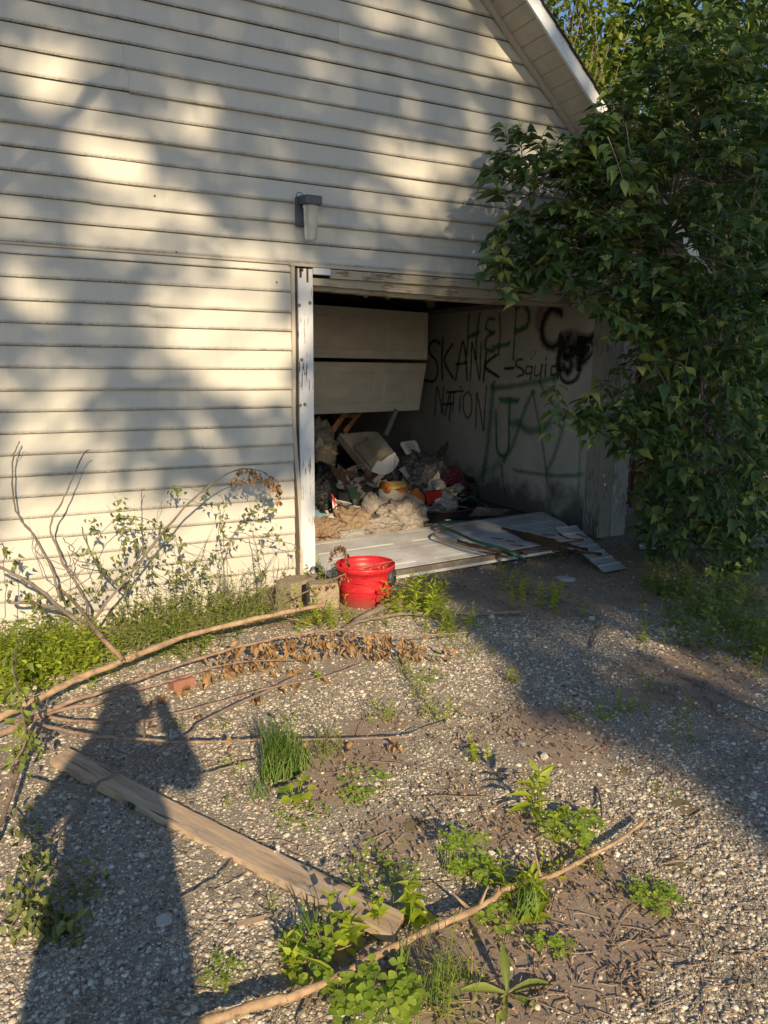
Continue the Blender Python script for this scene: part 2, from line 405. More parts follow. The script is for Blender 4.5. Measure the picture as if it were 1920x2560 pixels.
def stained_board():
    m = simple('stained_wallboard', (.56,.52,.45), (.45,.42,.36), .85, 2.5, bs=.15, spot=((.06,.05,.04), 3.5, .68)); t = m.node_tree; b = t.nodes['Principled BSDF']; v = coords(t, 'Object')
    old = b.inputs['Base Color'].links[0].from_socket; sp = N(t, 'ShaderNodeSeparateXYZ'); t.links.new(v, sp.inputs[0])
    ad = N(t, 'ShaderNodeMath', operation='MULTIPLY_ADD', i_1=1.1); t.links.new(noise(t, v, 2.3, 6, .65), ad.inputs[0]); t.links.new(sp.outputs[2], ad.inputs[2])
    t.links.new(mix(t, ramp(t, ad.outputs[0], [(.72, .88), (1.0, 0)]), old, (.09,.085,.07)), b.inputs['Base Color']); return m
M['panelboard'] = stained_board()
M['concrete'] = simple('dirty_concrete', (.16,.14,.12), (.09,.08,.07), .9, 12)
garage = thing('garage', 'beige vinyl-sided garage with a gable roof and an open doorway full of rubbish', 'garage', (1.9, .1, 0))
SL = .87; RX0, RZ0 = 3.32, 4.12; APX = 1.4
def rake_x(z): return min(5.06, RX0+(RZ0-z)/SL)
# solid wall behind the planks (three slabs round the opening)
wall = MB()
wall.box((-2.2, .002, -.6), (1.86, .14, 2.2))
wl = mk('wall', wall, M['dark'], garage); wr = mk('wall', MB().box((4.76, .002, -.6), (5.05, .14, 2.2)), M['dark'], garage)
gab = MB(); zt = RZ0+SL*(RX0-APX)
gab.prism([(-2.2, .002, 2.2), (5.05, .002, 2.2), (5.05, .002, RZ0-SL*(5.05-RX0)), (APX, .002, zt), (-2.2, .002, RZ0-SL*(5.05-RX0))], (0, 1, 0), .14)
gw = mk('gable_wall', gab, M['dark'], garage)
def plank(x0, x1, z0, z1, par, out=.0, slanted=False, end_seam=False):
    """one lapped course: slanting face, a lip that overhangs the course below"""
    n = max(3, int((x1-x0)/.25)); V = []; F = []; E = []
    ph = random.uniform(0, 9); amp = .0006 if z0 < 2.1 else .0013
    for i in range(n+1):
        tt = i/n
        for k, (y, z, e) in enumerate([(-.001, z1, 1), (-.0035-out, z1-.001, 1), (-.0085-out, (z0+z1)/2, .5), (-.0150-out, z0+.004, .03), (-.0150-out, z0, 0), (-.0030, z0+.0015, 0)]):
            xe1 = min(x1, rake_x(z)+.02) if slanted else x1; xe0 = max(x0, 2*APX-rake_x(z)) if slanted else x0
            x = xe0+(xe1-xe0)*tt
            w = amp*(sin(x*3.1+ph)+.6*sin(x*7.3+ph*2)) if k in (3, 4) else 0
            V.append((x, y-(abs(w)*1.2 if k in (3, 4) else 0), z+(w if k in (3, 4) else 0)-(out*1.3 if k in (3, 4, 5) else 0))); E.append(e)
    for i in range(n):
        for k in range(6):
            k2 = (k+1) % 6; F.append((i*6+k, i*6+k2, (i+1)*6+k2, (i+1)*6+k))
    F.append(tuple(range(6))[::-1]); F.append(tuple(n*6+k for k in range(6)))
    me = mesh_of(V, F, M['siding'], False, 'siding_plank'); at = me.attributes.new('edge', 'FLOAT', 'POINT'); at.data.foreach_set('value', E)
    return link('siding_plank', me, par)
rows = [(2.136-.1305*k, 2.136-.1305*(k-1)-.002) for k in range(0, 21)]; rows[0] = (2.136, 2.199)
seams = {2: .9, 6: -.4, 9: 1.2, 13: .3}
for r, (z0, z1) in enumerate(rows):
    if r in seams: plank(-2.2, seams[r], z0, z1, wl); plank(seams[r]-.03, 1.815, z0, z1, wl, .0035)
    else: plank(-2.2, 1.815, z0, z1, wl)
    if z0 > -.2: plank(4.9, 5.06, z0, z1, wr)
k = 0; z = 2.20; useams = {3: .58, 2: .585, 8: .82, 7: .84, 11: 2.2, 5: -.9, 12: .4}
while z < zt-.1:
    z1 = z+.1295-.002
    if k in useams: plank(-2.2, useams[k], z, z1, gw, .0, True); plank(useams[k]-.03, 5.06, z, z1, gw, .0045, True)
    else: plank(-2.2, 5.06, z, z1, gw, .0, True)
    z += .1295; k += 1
# small nail heads / holes dotted over the siding
for (px, py) in [(333, 424), (335, 568), (596, 610), (380, 545)]:
    p = W(px, py); mk('nail', MB().lathe([(.006, 0), (.006, .004), (0.0005, .005)], (p[0], -.0175, p[2]), 8, [[1,0,0],[0,0,-1],[0,1,0]]), M['brownwood'], wl)
# starter strip over the doorway and the channel by the jamb
mk('drip_strip', MB().box((1.80, -.034, 2.178), (5.0, -.012, 2.199)).box((-2.2, -.020, 2.186), (1.80, -.008, 2.199)), M['trim'], garage, bevel=.002)
ch = []
zz = np.linspace(-.4, 2.18, 24)
for z in zz: ch.append((1.822+.012*sstep(1.3, .6, z)+.006*sin(z*4)*(z < 1.6)+.02*float(sstep(.9,.2,z)), -.026-.006*sin(z*9+1)*(z < 1.5), z))
c = MB(); V = []
for p in ch: V += [(p[0]-.012, p[1], p[2]), (p[0]+.012, p[1]-.002, p[2]), (p[0]+.012, .0, p[2]), (p[0]-.012, .0, p[2])]
F = []
for i in range(len(ch)-1):
    for k in range(4): F.append((i*4+k, i*4+(k+1) % 4, (i+1)*4+(k+1) % 4, (i+1)*4+k))
c.add(V, F); mk('channel_trim', c, M['trim'], garage)
# door frame
j = MB(); j.box((1.857, -.030, -.1), (1.965, -.004, 2.165))
jb = mk('door_jamb', j, M['jamb'], garage, bevel=.002)
mk('jamb_return', MB().box((1.862, -.002, -.1), (1.963, .16, 2.12)), M['jamb'], garage)
r_ = MB()
for (x, z, w, h) in [(1.875, 2.13, .016, .05), (1.925, 2.12, .014, .09), (1.88, 2.155, .03, .02)]: r_.box((x-w/2, -.0335, z-h/2), (x+w/2, -.0305, z+h/2))
mk('rot_patch', r_, simple('rusty_rot', (.16,.07,.04), (.07,.03,.02), .95, 40), jb)
for (px, py) in [(643, 660), (648, 777), (655, 873), (666, 655), (645, 875)]:
    p = W(px, py); mk('bolt_head', MB().lathe([(.012, 0), (.012, .004), (.008, .007), (0.0005, .007)], (p[0], -.0305, p[2]), 10, [[1,0,0],[0,0,-1],[0,1,0]]), M['bark'], jb)
mk('header_trim', MB().box((2.10, -.030, 2.112), (4.84, -.002, 2.172)), M['header'], garage, bevel=.002)
mk('header_cap', MB().box((1.967, -.034, 2.132), (2.098, -.002, 2.175)), M['jamb'], garage, bevel=.002)
hb = MB(); nseg = 14
for i in range(nseg):
    x0 = 1.966+(4.74-1.966)*i/nseg; x1 = 1.966+(4.74-1.966)*(i+1)/nseg; s = -.02*sin(pi*i/nseg)
    hb.box((x0, .0, 2.062+s), (x1, .055, 2.111)); hb.box((x0, .057, 2.035+s), (x1, .15, 2.111))
mk('header_beam', hb, M['header'], garage)
# right hand door post: grooved board, flaking board, bare brown boards set back
mk('post_board', MB().box((4.70, -.028, -.12), (4.775, -.002, 2.11)).box((4.778, -.022, -.12), (4.865, -.002, 2.11)), M['post'], garage, bevel=.002)
mk('post_board', MB().box((4.868, -.034, -.15), (5.03, -.004, 2.11)), peeled_mat('flaking_pale_paint', (.42,.41,.38), (.26,.22,.17), .80), garage, bevel=.003)
mk('post_return', MB().box((4.70, .0, -.1), (4.755, .16, 2.11)), M['post'], garage)
mk('side_board', MB().box((5.066, .03, .27), (5.135, .06, 2.5)), M['brownwood'], garage)
mk('side_board', MB().box((5.14, .0, .24), (5.27, .035, 2.3)), M['brownwood'], garage)
# side wall outside, interior
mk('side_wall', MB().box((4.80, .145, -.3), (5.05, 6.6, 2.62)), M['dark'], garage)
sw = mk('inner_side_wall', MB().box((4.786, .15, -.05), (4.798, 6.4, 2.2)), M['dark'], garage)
for k in range(6):
    y0 = .17+k*1.02
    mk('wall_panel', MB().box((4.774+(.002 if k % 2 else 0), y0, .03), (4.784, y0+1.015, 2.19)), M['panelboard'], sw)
mk('wall_moulding', MB().box((4.735, .16, 2.165), (4.772, 6.3, 2.225)), M['dark'], garage)
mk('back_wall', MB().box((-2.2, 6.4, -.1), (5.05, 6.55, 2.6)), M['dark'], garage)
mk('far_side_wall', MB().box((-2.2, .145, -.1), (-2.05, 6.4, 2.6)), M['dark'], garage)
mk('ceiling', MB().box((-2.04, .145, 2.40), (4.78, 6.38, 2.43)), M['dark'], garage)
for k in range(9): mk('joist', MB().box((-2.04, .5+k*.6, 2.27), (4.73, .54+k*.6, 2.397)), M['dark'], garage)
mk('floor_slab', MB().box((1.97, -.14, -.12), (4.69, .14, .012)).box((-2.04, .142, -.12), (4.784, 6.38, .012)), M['concrete'], garage)
# roof
ux, uz = 1/math.hypot(1, SL), -SL/math.hypot(1, SL)      # down the slope
def rp(x, dz=0): return (x, RZ0-SL*(x-RX0)+dz)
ew = .36
sof = MB(); zoff = .012
roof = MB()
for sgn in (1, -1):
    def mx(x): return x if sgn > 0 else 2*APX-x
    xa, xb = APX, 5.45
    (x0, z0), (x1, z1) = rp(xa, .04), rp(xb, .04)
    roof.add([(mx(x0), -ew+.01, z0), (mx(x1), -ew+.01, z1), (mx(x1), 6.9, z1), (mx(x0), 6.9, z0), (mx(x0), -ew+.01, z0+.03), (mx(x1), -ew+.01, z1+.03), (mx(x1), 6.9, z1+.03), (mx(x0), 6.9, z0+.03)],
             [(0,3,2,1),(4,5,6,7),(0,1,5,4),(1,2,6,5),(2,3,7,6),(3,0,4,7)])
rf = mk('roof', roof, M['dark'], garage)
# shingle courses, cut short past the ridge where nothing of them shows
px_ = 5.47; kk = 0
while px_ > APX:
    xa = max(APX, px_-.13); (x0, z0), (x1, z1) = rp(xa, .076), rp(px_, .084)
    s = MB(); s.add([(x0, -ew-.045, z0), (x1, -ew-.045, z1), (x1, 6.92, z1), (x0, 6.92, z0), (x0, -ew-.045, z0+.006), (x1, -ew-.045, z1+.007), (x1, 6.92, z1+.007), (x0, 6.92, z0+.006)],
             [(0,3,2,1),(4,5,6,7),(0,1,5,4),(1,2,6,5),(2,3,7,6),(3,0,4,7)])
    mk('shingle_course', s, M['shingle'], rf); px_ -= .128; kk += 1
so_ = mk('soffit', MB().add([(APX, -ew, rp(APX)[1]+.02), (5.4, -ew, rp(5.4)[1]+.02), (5.4, -.02, rp(5.4)[1]+.02), (APX, -.02, rp(APX)[1]+.02), (APX, -ew, rp(APX)[1]+.035), (5.4, -ew, rp(5.4)[1]+.035), (5.4, -.02, rp(5.4)[1]+.035), (APX, -.02, rp(APX)[1]+.035)],
     [(0,3,2,1),(4,5,6,7),(0,1,5,4),(1,2,6,5),(2,3,7,6),(3,0,4,7)]), M['soffit'], garage)
x = 2.7
while x < 5.35:
    xa, xb = x+.0035, x+.0905; za, zb = rp(xa)[1], rp(xb)[1]
    mk('soffit_panel', MB().add([(xa, -ew+.012, za+.004), (xb, -ew+.012, zb+.004), (xb, -.024, zb+.004), (xa, -.024, za+.004), (xa, -ew+.012, za+.018), (xb, -ew+.012, zb+.018), (xb, -.024, zb+.018), (xa, -.024, za+.018)],
        [(0,3,2,1),(4,5,6,7),(0,1,5,4),(1,2,6,5),(2,3,7,6),(3,0,4,7)]), M['soffit'], so_)
    x += .094
def rake_strip(name, xa, xb, y0, y1, lo, hi, mat):
    for sgn in (1, -1):
        q = lambda x: x if sgn > 0 else 2*APX-x
        za, zb = rp(xa)[1], rp(xb)[1]
        mk(name, MB().add([(q(xa), y0, za+lo), (q(xb), y0, zb+lo), (q(xb), y1, zb+lo), (q(xa), y1, za+lo), (q(xa), y0, za+hi), (q(xb), y0, zb+hi), (q(xb), y1, zb+hi), (q(xa), y1, za+hi)],
            [(0,3,2,1),(4,5,6,7),(0,1,5,4),(1,2,6,5),(2,3,7,6),(3,0,4,7)]), mat, garage)
rake_strip('rake_channel', APX, 5.1, -.045, -.021, -.045, .002, M['trim'])
rake_strip('fascia_board', APX, 5.47, -ew-.022, -ew-.001, -.035, .105, M['fascia'])

# ------------------------------------------------------------------ graffiti on the inner side wall
def paint_mat(name, col, soft):
    m, t, b = nmat(name); uv = N(t, 'ShaderNodeUVMap'); sp = N(t, 'ShaderNodeSeparateXYZ'); t.links.new(uv.outputs[0], sp.inputs[0])
    a = N(t, 'ShaderNodeMath', operation='ABSOLUTE'); t.links.new(sp.outputs[0], a.inputs[0])
    v = coords(t, 'Object'); n = noise(t, v, 90, 4, .7)
    ad = N(t, 'ShaderNodeMath', operation='MULTIPLY_ADD', i_1=.5); t.links.new(n, ad.inputs[0]); t.links.new(a.outputs[0], ad.inputs[2])
    al = ramp(t, ad.outputs[0], [(max(0, .75-soft), .93), (1.05, 0)])
    al2 = N(t, 'ShaderNodeMath', operation='MULTIPLY'); t.links.new(al, al2.inputs[0]); t.links.new(sp.outputs[1], al2.inputs[1])
    t.links.new(al2.outputs[0], b.inputs['Alpha']); b.inputs['Base Color'].default_value = (*col, 1); b.inputs['Roughness'].default_value = .6
    return m
M['pblack'] = paint_mat('black_spray_paint', (.012,.011,.011), .5)
M['pgreen'] = paint_mat('green_spray_paint', (.015,.19,.07), .55)
M['pgreensoft'] = paint_mat('thin_green_spray_paint', (.035,.20,.09), .8)
M['pblacksoft'] = paint_mat('faded_black_spray_paint', (.015,.014,.014), .8)
gz = [4.7725]
def stroke_mesh(strokes, zx0, zy0, sc, mat, name, par, label=None):
    """strokes: (list of sighted points, width in m, opacity)"""
    V = []; F = []; UV = []
    for pts, w, op in strokes:
        P = [WX((zx0+x*sc)/SG, (zy0+y*sc)/SG, 4.774) for x, y in pts]
        if len(P) > 2: P = curve_pts(P, 6*len(P))
        elif len(P) == 2: P = curve_pts(P, 6)
        gz[0] -= .00035; o = len(V); m = len(P)
        for i in range(m):
            d = P[min(i+1, m-1)]-P[max(i-1, 0)]; d[0] = 0; d /= (np.linalg.norm(d)+1e-9); nrm = np.array([0, -d[2], d[1]])
            ww = w*(1+.12*sin(i*1.7+w*300)); 
            for s in (-1, 1):
                q = P[i]+nrm*ww*s/2*1.7; q[0] = gz[0]; V.append(tuple(q)); UV.append((s, op*(0.0 if False else 1)))
        # rounded ends
        for i in range(m-1): F.append((o+2*i, o+2*i+1, o+2*i+3, o+2*i+2))
        for e, sg in ((0, -1), (m-1, 1)):
            d = P[min(e+1, m-1)]-P[max(e-1, 0)]; d[0] = 0; d /= (np.linalg.norm(d)+1e-9)
            q = P[e]+d*sg*w*.65; q[0] = gz[0]; V.append(tuple(q)); UV.append((1.0, op)); c = P[e].copy(); c[0] = gz[0]; V.append(tuple(c)); UV.append((0.0, op))
            a0 = o+2*e; tip = len(V)-2; cc = len(V)-1; F.append((a0, cc, tip)); F.append((cc, a0+1, tip))
    me = mesh_of(V, F, mat, False, name); uvl = me.uv_layers.new(name='UVMap')
    for l in me.loops: uvl.data[l.index].uv = UV[l.vertex_index]
    o = link(name, me, par)
    if label: o['label'] = label
    return o
z4 = (700, 640, .5425)
w1 = .044; w2 = .032; w3 = .075
stroke_mesh([([(872,268),(868,340),(862,462)], w1, 1), ([(922,262),(912,330),(905,400),(905,470)], w1, 1), ([(868,375),(918,352)], .05, 1),
  ([(990,290),(962,292),(948,330),(975,350),(990,352)], .04, 1), ([(985,355),(955,375),(948,425),(985,440)], .05, 1), ([(1012,268),(1016,350),(1008,455)], w1*.8, 1), ([(985,422),(1058,405)], .06, 1),
  ([(1092,225),(1085,330),(1076,478)], w1*.8, 1), ([(1090,240),(1120,225),(1148,262),(1140,320),(1088,348)], .07, 1), ([(1018,450),(1014,490)], .008, .8), ([(1105,352),(1102,395)], .007, .7)],
  *z4, M['pgreen'], 'graffiti', sw, 'green sprayed word HELP')
stroke_mesh([([(738,402),(712,390),(690,415),(695,452),(722,485),(728,540),(708,578),(668,572)], .045, 1),
  ([(752,380),(748,470),(750,570)], w1, 1), ([(797,405),(760,480),(800,565)], w1, 1), ([(812,572),(828,470),(845,395),(858,470),(864,570)], w1, 1), ([(812,500),(864,492)], .03, 1),
  ([(878,578),(884,480),(886,400),(905,480),(922,570),(926,480),(930,400)], .033, 1), ([(952,448),(945,520),(940,578)], w1, 1), ([(998,455),(948,508),(1010,558)], w1, 1)],
  *z4, M['pblack'], 'graffiti', sw, 'black sprayed word SKANK')
stroke_mesh([([(716,735),(721,660),(727,602),(740,660),(750,728),(753,660),(757,603)], w2, 1), ([(762,738),(775,680),(787,628),(788,700),(782,758)], w2, 1), ([(755,684),(797,680)], w2, 1),
  ([(772,628),(848,622)], w2, 1), ([(805,626),(800,712)], w2, 1), ([(834,645),(830,718)], w2, 1), ([(834,602),(836,607)], w2, 1),
  ([(872,625),(850,650),(850,710),(868,746),(886,715),(886,655),(872,625)], .028, 1), ([(906,792),(908,710),(910,632),(925,700),(942,805),(948,700),(956,600)], .028, 1)],
  *z4, M['pblack'], 'graffiti', sw, 'black sprayed word NATION')
stroke_mesh([([(1040,519),(1082,516)], .035, 1), ([(1122,475),(1098,480),(1092,505),(1120,522),(1126,545),(1098,556)], .03, 1),
  ([(1165,512),(1142,510),(1138,542),(1162,538)], .022, 1), ([(1167,510),(1162,545),(1158,572)], .024, 1), ([(1180,508),(1178,548),(1200,545),(1212,505),(1212,505),(1206,560)], .024, 1),
  ([(1230,500),(1226,552)], .028, 1), ([(1231,473),(1232,477)], .03, 1), ([(1282,508),(1258,512),(1256,548),(1282,545)], .03, 1), ([(1288,462),(1284,510),(1285,565)], .04, 1),
  ([(1163,470),(1155,450),(1175,436),(1182,455),(1160,478)], .006, .8), ([(1158,478),(1190,432)], .006, .8)],
  *z4, M['pblack'], 'graffiti', sw, 'black sprayed word -Squid')
# black scrawled face with two ears
stroke_mesh([([(1300,262),(1260,245),(1225,285),(1212,350),(1225,400),(1262,420),(1300,392)], .10, 1), ([(1400,392),(1440,375),(1470,345),(1480,300)], .09, 1),
  ([(1310,385),(1350,378),(1395,400),(1380,430),(1310,425)], .16, 1), ([(1390,415),(1400,455),(1380,490)], .17, 1), ([(1305,410),(1290,470),(1292,520)], .10, 1),
  ([(1322,470),(1335,465),(1348,500),(1335,535),(1318,515),(1322,470)], .09, 1), ([(1292,500),(1300,560),(1335,585),(1375,560),(1392,490)], .05, 1),
  ([(1345,415),(1322,430),(1328,460),(1352,462),(1368,440),(1352,415)], .03, 1), ([(1343,438),(1352,444),(1346,432)], .03, 1),
  ([(1398,410),(1425,392),(1450,415),(1440,455),(1405,490)], .035, 1), ([(1415,425),(1422,440),(1432,420)], .03, 1)],
  *z4, M['pblack'], 'graffiti', sw, 'black sprayed face with round ears')
stroke_mesh([([(1215,220),(1198,270),(1192,330)], .10, .6)], *z4, M['pblacksoft'], 'graffiti', sw, 'faint black overspray above the face')
stroke_mesh([([(1270,545),(1265,620)], .04, .5)], *z4, M['pblacksoft'], 'graffiti', sw, 'faint black drip under the face')
stroke_mesh([([(1022,664),(1102,668)], .075, 1), ([(1066,664),(1062,740),(1062,850),(1056,900),(1035,920),(1012,905),(1004,850),(1002,715)], .045, 1)], *z4, M['pgreen'], 'graffiti', sw, 'green sprayed letter like a J')
z5 = (700, 1000, .5425)
stroke_mesh([([(990,588),(980,700),(965,860),(950,960),(938,1020)], .10, .85), ([(985,608),(1080,600),(1200,578),(1290,560)], .07, .8), ([(1172,625),(1130,720),(1080,870),(1040,940)], .07, .8), ([(1172,622),(1190,720),(1215,850),(1240,1050)], .035, .9),
  ([(1075,775),(1105,770),(1150,805),(1215,795),(1255,765)], .10, .8), ([(1205,585),(1240,650),(1285,705)], .05, .8), ([(1310,790),(1270,920),(1240,990)], .06, .7), ([(1085,985),(1170,1000),(1280,1012),(1400,1008)], .05, .7), ([(1388,780),(1390,900),(1382,1100)], .04, .55),
  ([(1030,965),(1036,1030),(1044,1085)], .03, .8), ([(1030,925),(1010,960),(940,1000),(920,1040)], .16, .4)], *z4, M['pgreensoft'], 'graffiti', sw, 'thin green sprayed frame and letter A')
stroke_mesh([([(905,455),(905,490)], .01, .9)], *z4, M['pgreen'], 'graffiti', sw, 'green paint drip')

# ------------------------------------------------------------------ things fixed inside the doorway
t_ = thing('roll_up_door', 'pale panelled garage door sections hanging loose and crooked inside the doorway', 'garage door', (3.0, 2.2, 1.0))
M['doorpanel'] = simple('dusty_white_door_steel', (.76,.69,.58), (.64,.575,.48), .6, 4, (1,1,2), .1, spot=((.2,.15,.1), 20, .7))
def door_section(name, A, B, C_, D_, mat, par, ncol=4, th=.04, inset=.1, raised=.008):
    """A,B top left/right, D_,C_ bottom left/right; embossed double-edged fields"""
    A, B, C_, D_ = (np.array(q, float) for q in (A, B, C_, D_)); nrm = -np.cross(B-A, D_-A); nrm /= np.linalg.norm(nrm)
    P = lambda u, v, h=0: (A*(1-u)+B*u)*(1-v)+(D_*(1-u)+C_*u)*v+nrm*h
    b = MB(); b.add([P(0,0), P(1,0), P(1,1), P(0,1), P(0,0,-th), P(1,0,-th), P(1,1,-th), P(0,1,-th)], [(0,1,2,3),(7,6,5,4),(0,4,5,1),(1,5,6,2),(2,6,7,3),(3,7,4,0)])
    o = mk(name, b, mat, par)
    for c in range(ncol):
        u0 = (c+.10)/ncol; u1 = (c+.90)/ncol; v0, v1 = .17, .83; f = MB(); e = .004; ev = .015
        # a proud frame bead round each field and a raised centre
        rings = [(0, .0005), (1, raised), (2, raised), (3, .001), (5, .001), (6, raised*.8)]
        V = []
        for k, h in rings: V += [P(u0+e*k/1.6*.6, v0+ev*k*.6, h), P(u1-e*k/1.6*.6, v0+ev*k*.6, h), P(u1-e*k/1.6*.6, v1-ev*k*.6, h), P(u0+e*k/1.6*.6, v1-ev*k*.6, h)]
        Fz = []
        for k in range(len(rings)-1):
            for s in range(4): Fz.append((k*4+s, k*4+(s+1) % 4, (k+1)*4+(s+1) % 4, (k+1)*4+s))
        q = (len(rings)-1)*4; Fz.append((q, q+1, q+2, q+3)); f.add(V, Fz)
        mk('door_field', f, mat, o)
    return o
YR = 2.62; YL = 2.02
tr = W(925, 676, YR); mr = W(923, 778, YR); br = W(905, 886, YR+.05)
def lft(P, dy=0):      # continue each edge leftwards behind the jamb, door 2.7 m wide
    d = np.array([-cos(radians(12.8)), -sin(radians(12.8)), 0]); return P+d*2.68
door_section('door_section', lft(tr), tr, mr+np.array([0,0,.006]), lft(mr)+np.array([0,0,.006]), M['doorpanel'], t_)
m2 = W(921, 785, YR+.03)
door_section('door_section', lft(m2), m2, br, lft(br), M['doorpanel'], t_)
trk = thing('door_track', 'dark steel door tracks and spring bar under the garage ceiling', 'door track', (3.3, 2, 2.2))
mk('rail', MB().beam((4.62, .3, 2.13), (4.62, 4.5, 2.17), .03, .05), M['bark'], trk)
mk('rail', MB().beam((2.05, .3, 2.13), (2.05, 4.5, 2.17), .03, .05), M['bark'], trk)
mk('spring_bar', MB().tube([(2.0, .45, 2.22), (4.7, .45, 2.22)], .016, 8).tube([(2.6, .45, 2.22), (3.1, .45, 2.22)], .03, 10), M['bark'], trk)
mk('cable', MB().tube([(2.1, .5, 2.1), (2.8, 1.4, 2.18), (3.6, 1.9, 2.2)], .004, 4), M['bark'], trk)
p = W(924, 640, 2.5)
M['lagging'] = simple('beige_pipe_lagging', (.34,.26,.19), (.22,.16,.11), .95, 20, bs=.6)
pl = mk('lagged_pipe', MB().tube(knobbly([p+np.array([-.02,0,.14]), p+np.array([0,0,.05]), p+np.array([.03,0,-.05]), p+np.array([.04,0,-.12])], .008), [.05, .06, .065, .05], 10), M['lagging'], None, True)
tag(pl, 'short beige wrapped pipe hanging at the ceiling above the right end of the loose door', 'pipe')
for q, (px, py, lab) in enumerate([(790, 636, 'left of two small white lumps under the dark garage ceiling'), (838, 640, 'right of two small white lumps under the dark garage ceiling')]):
    p = W(px, py, 1.6); mb = MB().lathe([(.001, -.03), (.02, -.025), (.028, 0), (.02, .022), (.012, .045), (.012, .07), (.001, .072)], p, 10)
    tag(mk('light_bulb', mb, simple('dusty_white_glass', (.5,.48,.44), None, .4, 30, bs=0), None, True), lab, 'light bulb', 'bulbs under the garage ceiling')

# ================================================================== TREES THAT SHADE THE YARD (unseen behind the viewpoint, crowns shaped to the wanted shade)
LITW = [(250,365,95,110,1),(290,435,110,80,1),(380,230,70,75,.8),(135,135,165,150,.62),(60,40,140,70,.5),(1010,250,60,60,.35),(475,490,75,70,.9),(560,540,90,42,.95),(663,545,60,30,.5),(15,380,45,130,.75),(900,340,75,70,.85),
        (582,318,50,80,.4),(980,410,110,60,.4),(765,20,60,40,.5),(880,20,80,50,.6),(1083,122,60,50,.7),(440,710,105,140,.85),(555,745,95,120,.95),(590,640,60,70,.7),(40,880,90,110,1),
        (170,810,80,60,.9),(100,640,70,70,.6),(170,930,100,60,.8),(340,945,80,40,.5),(660,760,26,300,.85),(500,840,100,60,.6),(60,480,40,60,.5),(250,560,60,60,.3)]
def lit_at(u, v):
    """wanted light: 1 where the crowns get gaps for the sun, 0 where leaves go; (u,v) is the wall plane"""
    u = np.asarray(u, float); v = np.asarray(v, float); out = np.zeros_like(u)
    kx = tan(SUN_AZ); kz = tan(SUN_EL)/cos(SUN_AZ)
    Pw = np.stack([u, np.zeros_like(u), v], -1); pw, dw = proj(Pw)
    y = np.minimum(v, 0)/kz; Pg = np.stack([u+y*kx, y, np.zeros_like(u)], -1); pg, dg = proj(Pg)
    w = np.zeros_like(u)
    for (cx, cy, rx, ry, s) in LITW: w = np.maximum(w, s*np.exp(-.8*(((pw[...,0]-cx)/rx)**2+((pw[...,1]-cy)/ry)**2)))
    low = sstep(970, 1090, pw[...,1])*(1-.75*np.exp(-((pw[...,0]-430)/70)**2-((pw[...,1]-1010)/50)**2)); w = np.maximum(w, low)
    yy = pw[...,1]; xl = np.interp(yy, [480,575,677,778,846,914,982,1049], [300,225,175,190,205,257,338,380]); xr = np.interp(yy, [480,575,677,778,846,914,982,1049], [400,360,325,375,430,474,575,600])
    band0 = sstep(-22, 22, pw[...,0]-xl)*(1-sstep(-22, 22, pw[...,0]-xr))*sstep(520, 590, yy)*(1-sstep(1010, 1085, yy)); w = w*(1-.93*band0)
    # inside the doorway: half light on the rubbish, dark beyond and above
    door = (u > 1.97); w = np.where(door & (v < 2.1), np.where(u < 3.5, .85*np.exp(-((u-2.6)/.85)**2)*(1-sstep(.5, 1.2, v)), .0), w)
    sh = [(1120,520,170,220,.4),(1300,280,240,220,.6),(1560,190,180,200,.62),(1500,1000,160,260,.12)]
    for (cx, cy, rx, ry, s) in sh: w = np.maximum(w, np.where(u > 3.2, s*np.exp(-((pw[...,0]-cx)/rx)**2-((pw[...,1]-cy)/ry)**2), 0))
    # open ground in front
    gx, gy = pg[...,0], pg[...,1]
    edge = np.interp(gx, [-900, 700, 860, 930, 1040, 1150, 1300, 1450, 1659, 2600], [1150, 1180, 1225, 1270, 1375, 1485, 1560, 1640, 1790, 2300])
    g = sstep(-25, 45, gy-edge)
    band = np.exp(-((gx-1430)/240)**2)*np.exp(-((gy-(1415+(gx-1450)*.28))/45)**2)*.65
    band2 = np.exp(-((gx-1050)/130)**2-((gy-1275)/32)**2)*.45
    g = np.maximum(g, np.maximum(band, band2)); g = np.where((dg < .3) | (gy > 2400), .8, g)
    g = g*(1-.9*np.exp(-((gx-1640)/150)**2-((gy-1700)/60)**2))
    out = np.where(v >= -.12, w, g)
    out = np.where((v >= -.12) & ((pw[...,0] < -60) | (pw[...,1] < -60) | (pw[...,0] > 1720)), .12, out)
    return np.clip(out, 0, 1)
M['canopy'] = leafmat('canopy_leaf', (.05,.10,.025), (.10,.17,.045), .18)
M['trunkbark'] = simple('rough_tree_bark', (.11,.085,.065), (.05,.04,.03), .95, 14, (1,1,.25), .9, .02)
kx, kz = tan(SUN_AZ), tan(SUN_EL)/cos(SUN_AZ)
def cast(u, v, y): return np.stack([u+y*kx, y, v-y*kz], -1)     # the point at depth y whose shadow falls on (u,0,v)
n = 37000
u = rng.uniform(-3.2, 9.2, n); v = rng.uniform(-2.6, 7.6, n)
fine = .07*np.sin(u*5.1+np.sin(v*3.3)*2)*np.sin(v*4.7+np.sin(u*2.9)*2)
keep = rng.random(n) > sstep(.10, .60, lit_at(u, v)+fine)  # crown leaves are kept only where shade is wanted
u, v = u[keep], v[keep]
depth = -rng.uniform(15.0, 20.0, len(u))
P = cast(u, v, depth)
